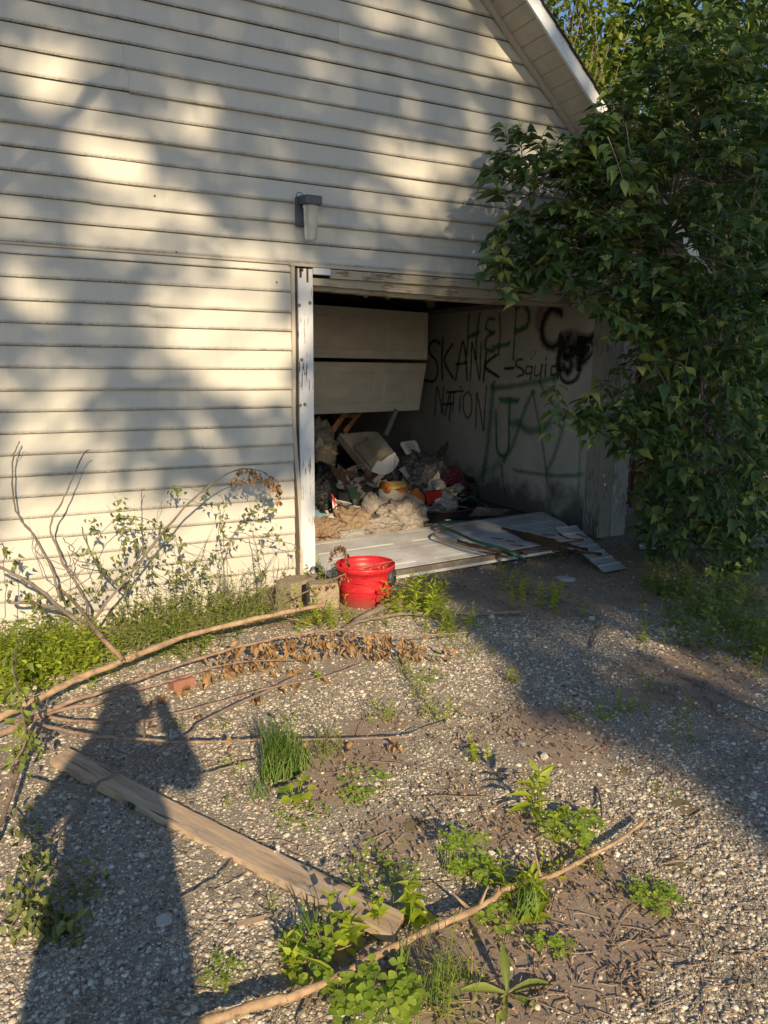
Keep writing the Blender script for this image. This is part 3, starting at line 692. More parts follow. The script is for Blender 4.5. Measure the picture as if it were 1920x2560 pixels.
def tree(name, label, base, top, crownP, lim, leafmat_, size, group=None, kind='ovate', seed=0, spread=.5, parts=0):
    r = np.random.default_rng(seed); t = thing(name, label, 'tree', base, group)
    base = np.array(base, float); top = np.array(top, float); mb = MB()
    mid = (base+top)/2+r.normal(0, .15, 3)
    tp = curve_pts([base-np.array([0,0,.3]), base+(mid-base)*.4, mid, top], 14); R0 = lim
    mb.tube(tp, list(np.linspace(R0, R0*.35, 14)), 10); tr_ = mk('trunk', mb, M['trunkbark'], t, True)
    if len(crownP):
        sel = r.choice(len(crownP), min(16, len(crownP)), replace=False)
        for k in sel:
            st = tp[int(r.integers(6, 14))]; e = crownP[k]
            pts = curve_pts([st, st*.55+e*.45+np.array([0,0,.3])+r.normal(0,.12,3), e], 7)
            mk('limb', MB().tube(pts, list(np.linspace(R0*(.17 if base[1] < -10 else .3), R0*.05, 7)), 5), M['trunkbark'], tr_, True)
        m = len(crownP); d = r.normal(0, 1, (m, 3)); d[:, 2] = -abs(d[:, 2])*.6; up = np.tile([0.1, .1, 1.0], (m, 1))+r.normal(0, .25, (m, 3))
        B = basis(d, up, r.uniform(-.6, .6, m)); S = r.uniform(.7, 1.3, m)*size
        V, F = scatter_many([(kind, crownP, B, S)])
        stuff(link('crown', np_mesh('crown', V, F, leafmat_), t))
    return t
kA = P[:, 0] < -.6; kB = (P[:, 0] >= -.6) & (u < 2.6); kC = ~(kA | kB)
tree('shade_tree', 'tall broadleaf tree behind the viewer with a crown shaped to dapple the left of the siding', (-9.0, -18.5, 0), (-5.6, -17.4, 9.5), P[kA], .26, M['canopy'], .27, 'shade trees across the yard', seed=1)
tree('shade_tree', 'tall broadleaf tree behind the viewer with a crown shaped to dapple the siding above the doorway', (-7.4, -19.8, 0), (-3.9, -17.5, 12), P[kB], .22, M['canopy'], .27, 'shade trees across the yard', seed=2)
tree('shade_tree', 'spreading tree behind the viewer with a crown shaped to darken the doorway and the shrub', (4.6, -18.0, 0), (2.6, -17.4, 9), P[kC], .25, M['canopy'], .27, 'shade trees across the yard', seed=3)
# unseen caster added nearer by for the wire shadow aslant over the upper siding
bp = [W(352, 10), W(318, 55), W(262, 120), W(205, 195), W(150, 262), W(95, 322), W(30, 380), W(-60, 470)]
bl = [cast(q[0], q[2], -5.2+.25*sin(i*1.3)) for i, q in enumerate(bp)]
bl = [cast(2.4, 5.6, -7.5), cast(1.3, 4.1, -5.8)]+bl
lt = thing('wire_shadow_caster', 'unseen thin limb added behind the viewer to cast the wire shadow on the siding', 'branch', bl[-1])
mk('limb', MB().tube(curve_pts(bl, 40), [.016+.015*abs(sin(i*.37)) for i in range(40)], 6), M['trunkbark'], lt, True)
bl2 = [W(-30, 300), W(0, 330), W(20, 352), W(22, 372)]; mk('twig', MB().tube(curve_pts([cast(q[0], q[2], -5.2) for q in bl2], 10), [.022, .006], 5), M['trunkbark'], lt, True)

# ------------------------------------------------------------------ the photographer, whose shadow lies over the gravel
def person():
    t = thing('person', 'person in dark clothes holding up a phone, casting the long shadow on the gravel', 'person', (-.22, -5.42, 0))
    ox, oy = -.215, -5.42
    J = [((0,0,.95), .20), ((0,0,1.12), .185), ((0,.0,1.30), .19), ((0,.01,1.44), .10), ((0,.01,1.50), .062), ((0,.03,1.56), .075), ((0,.04,1.64), .098), ((0,.03,1.72), .085),
         ((-.1,0,.88), .13), ((-.11,.01,.50), .095), ((-.12,-.02,.10), .052), ((-.12,.11,.03), .04), ((.1,0,.88), .13), ((.11,.01,.50), .095), ((.12,-.02,.10), .052), ((.12,.11,.03), .04),
         ((-.185,.0,1.40), .072), ((-.25,.10,1.27), .06), ((-.02,.34,1.43), .036), ((.185,.0,1.40), .072), ((.27,.10,1.30), .06), ((.23,.36,1.43), .036)]
    E_ = [(0,1),(1,2),(2,3),(3,4),(4,5),(5,6),(6,7),(0,8),(8,9),(9,10),(10,11),(0,12),(12,13),(13,14),(14,15),(3,16),(16,17),(17,18),(3,19),(19,20),(20,21)]
    me = bpy.data.meshes.new('body'); me.from_pydata([(ox+a, oy+b, c) for (a, b, c), _ in J], E_, []); me.materials.append(M['jacket'])
    o = link('body', me, t); sk = o.modifiers.new('skin', 'SKIN'); 
    ly = me.skin_vertices[0] if me.skin_vertices else None
    if ly is None:
        import bmesh; bm = bmesh.new(); bm.from_mesh(me); bm.verts.layers.skin.verify(); bm.to_mesh(me); bm.free(); ly = me.skin_vertices[0]
    for k, (_, r) in enumerate(J): ly.data[k].radius = (r, r); ly.data[k].use_root = (k == 0)
    sk.use_smooth_shade = True; s2 = o.modifiers.new('sub', 'SUBSURF'); s2.levels = 2; s2.render_levels = 2
    for sx, hx in ((-1, -.02), (1, .23)):      # hands with separate fingers closing on the phone
        hb = MB(); h = np.array([ox+hx, oy+.36, 1.455]); side = np.array([-sx, 0, 0])
        hb.tube([h+np.array([0,-.03,-.05]), h+np.array([0,0,-.01]), h+side*.01+np.array([0,.01,.03])], [.026, .036, .030], 8)
        for k in range(4):
            b0 = h+np.array([0, .012, -.02+k*.02]); hb.tube([b0, b0+side*.02+np.array([0,.03,.004]), b0+side*(.045-.004*abs(k-1.5))+np.array([0,.022,.006])], [.0095, .009, .0075], 6)
        b0 = h+np.array([0,-.01,.0]); hb.tube([b0, b0+side*.025+np.array([0,-.012,.02]), b0+side*.045+np.array([0,-.006,.035])], [.011, .01, .008], 6)
        mk('hand', hb, M['skin'], t, True)
    hd = MB().lathe([(.001, -.11), (.05, -.10), (.078, -.03), (.088, .03), (.078, .085), (.04, .115), (.001, .12)], (ox, oy+.035, 1.64), 16); mk('hair', hd, simple('dark_hair', (.03,.02,.015)), t, True)
    fc = MB().lathe([(.001, -.10), (.045, -.095), (.070, -.03), (.074, .02), (.06, .07), (.001, .09)], (ox, oy+.062, 1.628), 14); fc.lathe([(.001,-.02),(.012,-.012),(.008,.02),(.001,.03)], (ox, oy+.14, 1.62), 8)
    for s in (-1, 1): fc.lathe([(.001,-.03),(.018,-.015),(.018,.02),(.001,.032)], (ox+s*.088, oy+.03, 1.63), 8)
    mk('face', fc, M['skin'], t, True)
    for s in (-1, 1): mk('eye', MB().lathe([(.001,-.008),(.009,0),(.001,.008)], (ox+s*.028, oy+.13, 1.645), 8), M['phone'], t)
    ph = MB().box((ox+.03, oy+.385, 1.415), (ox+.185, oy+.396, 1.49)); tag(mk('phone', ph, M['phone'], bevel=.003), 'black phone held up sideways by the person', 'phone')
person()

# ================================================================== THE BIG SHRUB AT THE RIGHT
LOBES = [ # sighted centre, radii, depth range (nearer .. farther), number of sprays
 ((1115,330),(55,70),(-.75,-.25),9),((1190,390),(110,110),(-.95,-.3),26),((1120,530),(70,55),(-.9,-.25),16),((1240,520),(110,90),(-1.1,-.3),30),((1300,330),(110,120),(-1.0,.1),34),
 ((1430,220),(130,130),(-1.2,.4),46),((1560,120),(130,120),(-1.3,.5),40),((1600,320),(110,160),(-1.6,.2),44),((1420,450),(150,160),(-1.4,.1),54),((1400,640),(100,80),(-1.3,-.2),30),
 ((1130,590),(85,25),(-.95,-.3),8),((1480,700),(140,140),(-1.5,.1),50),((1620,620),(90,200),(-1.8,.0),42),((1265,885),(75,32),(-1.2,-.6),11),((1400,900),(80,90),(-1.3,-.2),24),((1540,950),(120,120),(-1.6,.1),42),
 ((1630,1000),(70,180),(-1.8,.0),28),((1480,1090),(80,60),(-1.3,.1),20),((1590,1200),(90,120),(-1.5,.2),26),((1500,1290),(60,60),(-.9,.5),12),((1350,540),(80,90),(-.8,.0),20),((1460,780),(90,60),(-.9,.2),20),((1470,330),(90,80),(.3,1.6),20),((1600,820),(90,160),(.2,1.6),26),((1540,560),(120,140),(.2,1.6),30),((1430,1080),(50,90),(-.9,.3),14),((1580,1330),(100,60),(-1.1,.2),24),((1460,1240),(60,60),(-.5,1.2),16),((1600,1150),(80,140),(.2,1.8),24)]
def blocked(p):      # never inside the garage or through its roof
    if p[0] < 5.5 and p[1] > -.42 and p[2] > RZ0-SL*(p[0]-RX0)-.12 and p[2] < RZ0-SL*(p[0]-RX0)+.16: return True
    return p[1] > -.08 and p[0] < 5.32 and p[2] < RZ0-SL*(p[0]-RX0)+.2
rootp = np.array([5.9, .2, 0]); shrub = thing('large_shrub', 'large dark leafy shrub with pale flower heads leaning over the right corner of the garage', 'shrub', rootp)
LP, LD, LU, LS, LK, FH = [], [], [], [], [], []
sprays = []
rs = np.random.default_rng(5)
for (cx, cy), (rx, ry), (ya, yb), nn in LOBES:
    for _ in range(int(nn*1.35)):
        for _try in range(20):
            a = rs.uniform(0, 2*pi); q = math.sqrt(rs.random()); px, py = cx+rx*q*cos(a), cy+ry*q*sin(a)
            Y = rs.uniform(ya, yb) if rs.random() < .45 else ya+abs(rs.normal(0, .16))*(yb-ya); p = W(px, py, Y)
            if not blocked(p) and p[2] > .15: break
        else: continue
        sprays.append(p)
core = np.array([5.7, .1, 2.2])
for p in sprays:
    out = p-core; out[2] *= .35; out /= np.linalg.norm(out)+1e-6
    d = out*.8+np.array([0, -.45, -.05])+rs.normal(0, .35, 3); d /= np.linalg.norm(d)
    L = rs.uniform(.30, .50); droop = rs.uniform(.10, .30); m = int(rs.integers(4, 7)); st = p-d*L*.75
    pts = [st+d*L*t+np.array([0,0,-droop*t*t*L]) for t in np.linspace(0, 1, m+1)]
    if any(blocked(q) for q in pts): 
        pts = [q for q in pts if not blocked(q)]
        if len(pts) < 3: continue
    FH.append((pts, d)); sc = rs.uniform(.8, 1.2)
    for k, q in enumerate(pts):
        if k == 0: continue
        side = np.cross(d, [0, 0, 1]); side /= np.linalg.norm(side)+1e-6
        for s in (-1, 1):
            if rs.random() < .06: continue
            ld = side*s*rs.uniform(.7, 1.1)+d*rs.uniform(.4, .9)+np.array([0, 0, rs.uniform(-.42, .12)])
            lp = q+ld*.01
            if blocked(lp+ld/np.linalg.norm(ld)*.12): continue
            LP.append(lp); LD.append(ld); LU.append(np.array([0,0,1])+rs.normal(0, .32, 3)); LS.append(sc*rs.uniform(.07, .14)*(1-.12*(k == m)))
    LP.append(pts[-1]); LD.append(d+np.array([0,0,-.4])); LU.append(np.array([0,-.2,1])+rs.normal(0,.2,3)); LS.append(sc*.10)
LP, LD, LU, LS = map(np.array, (LP, LD, LU, LS)); B = basis(LD, LU, rs.uniform(-.35, .35, len(LP)))
px, dep = proj(LP); vis = (px[:,0] > 0) & (px[:,0] < 1659) & (px[:,1] > 0) & (px[:,1] < 2212)
order = np.argsort(np.where(vis, dep/LS, 1e9))[:300]; big = np.zeros(len(LP), bool); big[order] = True
for k in order: leaf_obj('ovate' if k % 3 else 'ovate2', LP[k], B[k], LS[k], M['shrub'], shrub)
r2 = np.random.default_rng(3).random(len(LP)) < .3
V, F = scatter_many([('ovate', LP[~big & ~r2], B[~big & ~r2], LS[~big & ~r2]), ('ovate2', LP[~big & r2], B[~big & r2], LS[~big & r2])])
stuff(link('foliage', np_mesh('foliage', V, F, M['shrub']), shrub))
tw = MB()
for pts, d in FH: tw.tube(pts, [.0035, .0015], 4, False)
stuff(mk('twigs', tw, M['bark'], shrub))
hubs = [np.array(q, float) for q in [(5.5,-.5,1.2),(5.6,-.6,2.2),(5.2,-.7,2.9),(5.9,-.4,3.2),(4.9,-.8,1.9),(6.2,.2,2.0),(4.6,-.65,2.5),(6.4,.5,3.5)]]
hp = []
for h in hubs:
    pts = curve_pts([rootp+rs.normal(0,.12,3)*np.array([1,1,0])-np.array([0,0,.1]), rootp*.5+h*.5+np.array([.25,0,-.1]), h], 10); hp.append(h)
    mk('stem', MB().tube(pts, [.03, .014], 7), M['bark'], shrub, True)
tb = MB(); H = np.array(hubs)
for k, (pts, d) in enumerate(FH):
    if k % 3: continue
    h = H[np.argmin(((H-pts[0])**2).sum(1))]
    if not blocked((h+pts[0])/2): tb.tube([h, (h+pts[0])/2+rs.normal(0, .05, 3), pts[0]], [.008, .0035], 4, False)
stuff(mk('branchlets', tb, M['bark'], shrub))
# flat pale flower heads on some tips
nh = 0
for k, (pts, d) in enumerate(FH):
    if k % 6 or nh > 120: continue
    p = pts[-1]; b = MB()
    for q in range(16):
        a = q*2.4; r = .008*math.sqrt(q)*1.2; e = p+np.array([r*cos(a), r*sin(a), .035-.2*r]); b.tube([p, e], [.0008, .0012], 3, False); b.lathe([(.0005,-.003),(.0035,0),(.0005,.003)], e, 5)
    mk('flower_head', b, M['flower'], shrub); nh += 1

# ------------------------------------------------------------------ background trees and hedge mass behind the garage
def blob_points(c, r, n, seed):
    g = np.random.default_rng(seed); d = g.normal(0, 1, (n, 3)); d /= np.linalg.norm(d, axis=1)[:, None]; q = g.uniform(.35, 1, n)**.6
    P = d*q[:, None]*np.array(r)+np.array(c)
    f = np.sin(P[:,0]*2.1+seed)*np.sin(P[:,1]*1.9+seed*2)*np.sin(P[:,2]*2.3+seed*.7); return P[f > -.18]
bt = [((9.6, 7.5, 0), (9.6, 7.5, 6), [((9.8,7.2,5.0),(1.9,1.8,2.6),6500),((8.9,6.9,7.4),(2.0,1.5,1.8),5200)], 'vine hung pale green tree just behind the garage roof edge', 'farleaf', .10),
      ((12.6, 8.5, 0), (12.4, 8.5, 8), [((12.3,8.2,5.6),(2.4,2,3.6),4200),((11.2,7.4,8.2),(1.6,1.6,1.6),1500)], 'dark evergreen looking tree behind the top of the shrub', 'shrub', .16),
      ((16.0, 8.5, 0), (16, 8.5, 9), [((15.8,8.0,5.2),(2.6,2.2,4.8),4600)], 'dense dark tree behind the shrub at the right edge', 'shrub', .17),
      ((11.5, 14.5, 0), (11.8, 14.5, 11), [((12,14,8.0),(3.4,2.4,5.0),4800)], 'tall light green tree farthest back behind the garage', 'farleaf', .2),
      ((21, 14, 0), (21, 14, 10), [((20.5,13,7),(3.8,3,6),4200)], 'tall tree far off beyond the right hand shrub', 'farleaf', .24),
      ((9.2, 4.2, 0), (9.2, 4.2, 2.6), [((8.2,3.2,1.5),(2.2,2.2,1.7),8000)], 'low thicket tree in the gloom beyond the garage corner', 'shrub', .13),
      ((12.5, 3.2, 0), (12.5, 3.2, 3.2), [((12.3,3.0,2.2),(2.2,1.8,2.1),4500)], 'low thicket tree in the gloom farthest right', 'shrub', .15),
      ((8.6, 2.2, 0), (8.6, 2.2, 3.5), [((8.2,1.9,2.4),(2.1,1.3,2.5),9000)], 'dark leafy tree close behind the large shrub', 'shrub', .14),
      ((14.5, 6, 0), (14.5, 6, 8), [((13.6,6,7.0),(3.4,1.8,3.6),8000)], 'leafy tree filling the upper right corner behind the shrub', 'shrub', .17)]
for q, (b0, tp, blobs, lab, mt, sz) in enumerate(bt):
    CP = np.concatenate([blob_points(c, r, n_, q*7+k) for k, (c, r, n_) in enumerate(blobs)])
    tree('background_tree', lab, b0, tp, CP, .14, M[mt], sz*1.3, 'trees behind the garage', seed=20+q)
# hanging vines in the pale tree
vt = MB(); g = np.random.default_rng(8)
for k in range(40):
    p = np.array([g.uniform(8.2, 11), g.uniform(5.6, 6.8), g.uniform(5.5, 8.4)]); pts = [p+np.array([.12*sin(j*.8+k), .05*cos(j*1.1+k), -.32*j]) for j in range(int(g.integers(4, 9)))]
    vt.tube(pts, .005, 4, False)
tag(stuff(mk('hanging_vines', vt, M['twig'])), 'bare vines hanging through the pale green tree', 'vines')

# ================================================================== LOOSE STONES, LITTER
def pebble_proto(seed):
    import bmesh
    bm = bmesh.new(); bmesh.ops.create_icosphere(bm, subdivisions=2, radius=1); r = random.Random(seed)
    ax = (r.uniform(.8, 1.25), r.uniform(.7, 1.0), r.uniform(.5, .75)); off = Vector((seed*3.1, seed*1.7, 0))
    for v in bm.verts:
        k = 1+.28*mnoise.noise(v.co*1.3+off)+.08*mnoise.noise(v.co*3.1+off); v.co = Vector((v.co.x*ax[0], v.co.y*ax[1], v.co.z*ax[2]))*k
    me = bpy.data.meshes.new('pebble'); bm.to_mesh(me); bm.free(); me.materials.append(M['stone'])
    me.polygons.foreach_set('use_smooth', [seed % 3 > 0]*len(me.polygons)); return me
def stone_mat():
    m, t, b = nmat('pale_gravel_stone'); oi = t.nodes.new('ShaderNodeObjectInfo'); v = coords(t, 'Object')
    c = ramp(t, oi.outputs['Random'], [(0, (.10,.09,.08)), (.12, (.24,.205,.16)), (.4, (.44,.385,.295)), (.75, (.60,.535,.415)), (.95, (.74,.69,.57)), (1, (.35,.20,.14))])
    c = mix(t, .35, c, mix(t, noise(t, v, 2.2, 4), (.35,.33,.3), (1.3,1.3,1.3)), 'MULTIPLY'); t.links.new(c, b.inputs['Base Color']); b.inputs['Roughness'].default_value = .85
    b.inputs['Specular IOR Level'].default_value = .25; return m
M['stone'] = stone_mat()
def instanced(name, P, S, Rt, protos, mat):
    me = bpy.data.meshes.new(name); me.vertices.add(len(P)); me.vertices.foreach_set('co', P.astype('f').ravel())
    for nm, A in (('sc', S), ('rt', Rt)):
        a = me.attributes.new(nm, 'FLOAT_VECTOR', 'POINT'); a.data.foreach_set('vector', A.astype('f').ravel())
    me.update(); o = link(name, me); g = bpy.data.node_groups.new(name, 'GeometryNodeTree')
    g.interface.new_socket('Geometry', in_out='INPUT', socket_type='NodeSocketGeometry'); g.interface.new_socket('Geometry', in_out='OUTPUT', socket_type='NodeSocketGeometry')
    gi = g.nodes.new('NodeGroupInput'); go = g.nodes.new('NodeGroupOutput'); ip = g.nodes.new('GeometryNodeInstanceOnPoints'); jn = g.nodes.new('GeometryNodeJoinGeometry')
    for k, pm in enumerate(protos):
        po = bpy.data.objects.new(name+'_shape', pm); nd = g.nodes.new('GeometryNodeObjectInfo'); nd.inputs['Object'].default_value = po; nd.inputs['As Instance'].default_value = True
        g.links.new(nd.outputs['Geometry'], jn.inputs[0])
    rv = g.nodes.new('FunctionNodeRandomValue'); rv.data_type = 'INT'; rv.inputs[4].default_value = 0; rv.inputs[5].default_value = len(protos)-1
    ats = []
    for nm in ('sc', 'rt'):
        a = g.nodes.new('GeometryNodeInputNamedAttribute'); a.data_type = 'FLOAT_VECTOR'; a.inputs['Name'].default_value = nm; ats.append(a)
    g.links.new(gi.outputs[0], ip.inputs['Points']); g.links.new(jn.outputs[0], ip.inputs['Instance']); ip.inputs['Pick Instance'].default_value = True
    g.links.new(rv.outputs[2], ip.inputs['Instance Index']); g.links.new(ats[0].outputs[0], ip.inputs['Scale']); g.links.new(ats[1].outputs[0], ip.inputs['Rotation'])
    g.links.new(ip.outputs[0], go.inputs[0]); md = o.modifiers.new('spread', 'NODES'); md.node_group = g; return stuff(o)
def spread_points(n, dens, x0=-1.0, x1=5.6, y0=-4.3, y1=-.15, seed=1, near=1.9):
    g = np.random.default_rng(seed); X = g.uniform(x0, x1, n); Y = g.uniform(y0, y1, n)
    dist = np.hypot(X, Y+5.0); pr = np.clip((near/dist)**1.3, 0, 1)*dens(X, Y); k = g.random(n) < pr
    pp, dd = proj(np.stack([X, Y, X*0], -1)); k &= (pp[:,0] > -160) & (pp[:,0] < 1900) & (pp[:,1] < 2420)
    return X[k], Y[k], g
def vnoise(x, y, s, seed=0):
    return np.sin(x*s+1.3*np.sin(y*s*.8+seed)+seed)*np.sin(y*s*1.1+1.1*np.sin(x*s*.7+seed*2))
def gravel_density(x, y):
    d = 1-.93*sstep(.25, .6, dirt_at(x, y)+.15*vnoise(x, y, 6)); b = .5+.5*vnoise(x, y, 3.1, 2); c = .5+.5*vnoise(x, y, 9, 5)
    e = .5+.5*vnoise(x, y, 23, 7); return d*np.clip(.02+.55*b+.35*c+.35*e, .06, 1)
x, y, g = spread_points(680000, gravel_density)
n = len(x); r = np.exp(g.normal(math.log(.0029), .52, n)).clip(.0017, .0105); r *= 1+.12*np.hypot(x, y+5)*.3
P = np.stack([x, y, gh(x, y)-r*.05], -1); S = np.stack([r, r, r], -1)*g.uniform(.8, 1.2, (n, 3)); Rt = np.stack([g.normal(0, .25, n), g.normal(0, .25, n), g.uniform(0, 6.28, n)], -1)
print('gravel', n)
instanced('gravel', P, S, Rt, [pebble_proto(k) for k in range(6)], M['stone'])
# dry leaf and bark litter lying in the dirt
def litter_density(x, y): return np.clip(1.1*sstep(.2, .7, dirt_at(x, y)+.2*vnoise(x, y, 5, 3))+.05, 0, 1)
x, y, g = spread_points(60000, litter_density, seed=4, near=3.0); n = len(x)
a = g.uniform(0, 6.28, n); d = np.stack([np.cos(a), np.sin(a), g.normal(0, .15, n)], -1); up = np.stack([g.normal(0, .35, n), g.normal(0, .35, n), np.ones(n)], -1)
Pn = np.stack([x, y, gh(x, y)+.004+g.random(n)*.008], -1); B = basis(d, up); s = g.uniform(.009, .024, n); h = n//3
V, F = scatter_many([('dead', Pn[:h], B[:h], s[:h]), ('wilt', Pn[h:h*2], B[h:h*2], s[h:h*2]*.8), ('blade', Pn[h*2:], B[h*2:], s[h*2:]*2.2)])
stuff(link('leaf_litter', np_mesh('leaf_litter', V, F, M['litter'])))['label'] = 'dry brown leaf and bark litter'
tb = MB(); g = np.random.default_rng(9)
for k in range(900):
    q = g.random(); px, py = (g.uniform(950, 1659), g.uniform(1300, 2200)) if q < .7 else (g.uniform(100, 1000), g.uniform(1450, 2200))
    p = GG(px, py, .006); an = g.uniform(0, 6.28); L = g.uniform(.03, .12); e = p+np.array([cos(an)*L, sin(an)*L, g.uniform(0, .015)]); tb.tube([p, (p+e)/2+g.normal(0, .006, 3)*np.array([1,1,.3]), e], [.0016, .0009], 4, False)
tag(stuff(mk('twig_litter', tb, M['litter'])), 'fine dry straws and twigs strewn on the gravel', 'twigs')
def rock(px, py, r, label, mat, flat=.55, seed=0, name='stone', cat='stone', group=None, sx=1.0, dz=0):
    import bmesh
    bm = bmesh.new(); bmesh.ops.create_icosphere(bm, subdivisions=3, radius=1); off = Vector((seed*2.3, seed*5.1, 1)); p = GG(px, py); a = seed*1.3
    for v in bm.verts:
        k = 1+.35*mnoise.noise(v.co*1.1+off)+.12*mnoise.noise(v.co*3+off); c = v.co*k; c = Vector((c.x*sx, c.y, c.z*flat)); v.co = Vector((c.x*cos(a)-c.y*sin(a), c.x*sin(a)+c.y*cos(a), c.z))*r+Vector((p[0], p[1], p[2]+r*flat*.35+dz))
    me = bpy.data.meshes.new(name); bm.to_mesh(me); bm.free(); me.materials.append(mat); me.polygons.foreach_set('use_smooth', [False]*len(me.polygons))
    return tag(link(name, me), label, cat, group)
M['palestone'] = simple('pale_stone', (.50,.48,.43), (.36,.34,.29), .8, 30, bs=.4); M['greystone'] = simple('grey_stone', (.26,.26,.25), (.17,.17,.16), .8, 30, bs=.4)
M['moss'] = simple('dry_brown_moss', (.22,.17,.08), (.32,.27,.15), .98, 90, bs=1, bd=.01); M['redstone'] = simple('brick_red_bit', (.36,.17,.11), (.28,.13,.09), .9, 30, bs=.5)
rock(355, 1990, .023, 'whitish flat stone in the shadow left of the middle of the plank', M['palestone'], .5, 1)
rock(1278, 1340, .026, 'pale pointed stone on the shaded gravel before the fallen door panel', M['palestone'], .8, 2)
rock(1062, 1335, .02, 'small pale stone at the end of the grey branch by the weeds', M['palestone'], .8, 3)
rock(1222, 1252, .055, 'flat pale slab of stone in the dirt below the fallen door panel', M['palestone'], .3, 4, sx=1.5)
rock(1124, 1608, .022, 'blue grey flat stone in the middle of the gravel', M['greystone'], .5, 5)
rock(1175, 1636, .018, 'rounded pale stone right of the blue grey one', M['palestone'], .8, 6)
rock(1226, 1750, .014, 'small white stone left of the short black twig', M['palestone'], .8, 7)
rock(1020, 1374, .02, 'grey stone behind the row of dead brown leaves', M['greystone'], .8, 8)
rock(1306, 1615, .012, 'small brick red fragment on bright gravel', M['redstone'], .6, 9, name='brick_fragment', cat='brick bit')
rock(1388, 1640, .010, 'tiny rust coloured chip nearest the shaded gravel', M['redstone'], .6, 10, name='brick_fragment', cat='brick bit')
for q, (px, py, r_, lab) in enumerate([(1350,1665,.03,'brown moss tuft above the short black twig'), (1470,1872,.042,'largest brown moss patch on the bright gravel at right'), (1530,1895,.022,'small moss patch right of the largest one'), (1480,1745,.05,'wide thin moss patch at the edge of the shade'), (1418,1765,.02,'moss spot between black twig and shade'), (1415,1690,.03,'moss patch high in the half shade'), (1140,1500,.02,'small moss dot on gravel below the green mound'), (895,1780,.04,'dark mossy stain in the middle gravel')]):
    rock(px, py, r_*.8, lab, M['moss'], .07, 20+q, 'moss_patch', 'moss', 'moss patches', 1.5)

# ================================================================== PLANK, STICKS AND BRANCHES
def wood_mat():
    m, t, b = nmat('weathered_board'); v = coords(t, 'Object', (.8, 9, 4)); v2 = coords(t, 'Object', (.7, 7, 3))
    n1 = noise(t, v, 5, 9, .7, .6); n2 = noise(t, v2, 4, 6, .6); n3 = noise(t, coords(t, 'Object', (1, 3, 1)), 3.2, 5, .7)
    n1 = ramp(t, n1, [(.3, 0), (.7, 1)]); c = mix(t, n1, (.66,.50,.33), (.27,.18,.11)); c = mix(t, ramp(t, n2, [(.45, 0), (.7, .6)]), c, (.44,.39,.32)); c = mix(t, ramp(t, n3, [(.58, 0), (.72, .6)]), c, (.13,.095,.07))
    cr = ramp(t, noise(t, coords(t, 'Object', (.7, 14, 1)), 3, 3, .5), [(.33, 1), (.37, 0)]); c = mix(t, cr, c, (.04,.03,.02))
    t.links.new(c, b.inputs['Base Color']); b.inputs['Roughness'].default_value = .85
    bump(t, b, mix(t, .5, n1, cr), .5, .003); return m
M['board'] = wood_mat()
zt_ = .034; A = G(140, 1610, zt_); B_ = G(886, 1984, zt_); C_ = G(836, 2016, zt_); D_ = G(119, 1650, zt_)
cx = (A+B_+C_+D_)/4; ex = ((B_+C_)-(A+D_))/2; Lp = np.linalg.norm(ex); ex /= Lp; ey = np.cross([0,0,1], ex); wd_ = abs(((A-D_)@ey)*.5+((B_-C_)@ey)*.5)
pb = MB(); nx_ = 60; V = []; F = []
for i in range(nx_+1):
    u_ = -Lp/2+Lp*i/nx_; bow = .004*cos(pi*i/nx_*2); e0 = .0025*sin(i*1.1)+.0015*sin(i*2.7)
    for (vv, ww) in ((-wd_/2-e0, -.024), (-wd_/2-e0*.5, 0), (-wd_/2+.004, .0015), (0, .001), (wd_/2-.004, .0015), (wd_/2+e0*.4, 0), (wd_/2+e0, -.024)):
        jag = 0
        if i == 0: jag = -.012*sin(vv*160)-.01*abs(sin(vv*60))
        if i == nx_: jag = .015*sin(vv*90)
        V.append((u_+jag, vv, ww+bow))
for i in range(nx_):
    for k in range(7): F.append((i*7+k, (i+1)*7+k, (i+1)*7+(k+1) % 7, i*7+(k+1) % 7))
F.append(tuple(range(7))); F.append(tuple(nx_*7+k for k in reversed(range(7)))); me = mesh_of(V, F, M['board'], False, 'plank')
pl = tag(link('wooden_plank', me), 'long weathered grey brown board lying slantwise on the gravel', 'plank')
pl.matrix_world = Matrix(((ex[0], ey[0], 0, cx[0]), (ex[1], ey[1], 0, cx[1]), (ex[2], ey[2], 1, cx[2]-.001), (0,0,0,1)))
q = G(603, 1843, zt_+.003); tag(mk('dead_leaf', MB().add(*((lambda V0, F0: ([tuple(np.array(p)*.03+q) for p in V0], F0))(*LEAF['wilt']))), M['jamb']), 'small curled dark leaf lying on the long plank', 'leaf')
def gpath(pts, zs, n=40, amp=.0, first=(0, 0)):
    zs = np.interp(np.linspace(0, 1, len(pts)), np.linspace(0, 1, len(zs)), zs)
    return knobbly(curve_pts([GG(px, py, z) for (px, py), z in zip(pts, zs)], n), amp)
def rad(n, a, b, k=.12, seed=0): return [(a+(b-a)*i/(n-1))*(1+k*sin(i*1.9+seed)+k*.6*sin(i*.7+seed)) for i in range(n)]
pts = gpath([(1392,1773),(1340,1812),(1290,1842),(1240,1868),(1190,1893),(1130,1905),(1085,1925),(1040,1958),(960,1995),(880,2032),(800,2072),(730,2110),(640,2150),(560,2170),(490,2192),(400,2225),(300,2270)], [.03,.035,.04,.05,.045,.05], 60, .0025)
st = thing('peeled_stick', 'long orange tan stick with peeling bark crossing the near weeds', 'stick', pts[30])
mk('shaft', MB().tube(pts, rad(60, .0050, .0135, .12), 9), M['stick'], st, True)
for (i, dv) in [(16, (.02,.06,.05)), (26, (.05,.03,.03)), (27, (-.03,.05,.03))]: mk('stub', MB().tube([pts[i], pts[i]+np.array(dv)*.5, pts[i]+np.array(dv)], [.006, .002], 5), M['stick'], st)
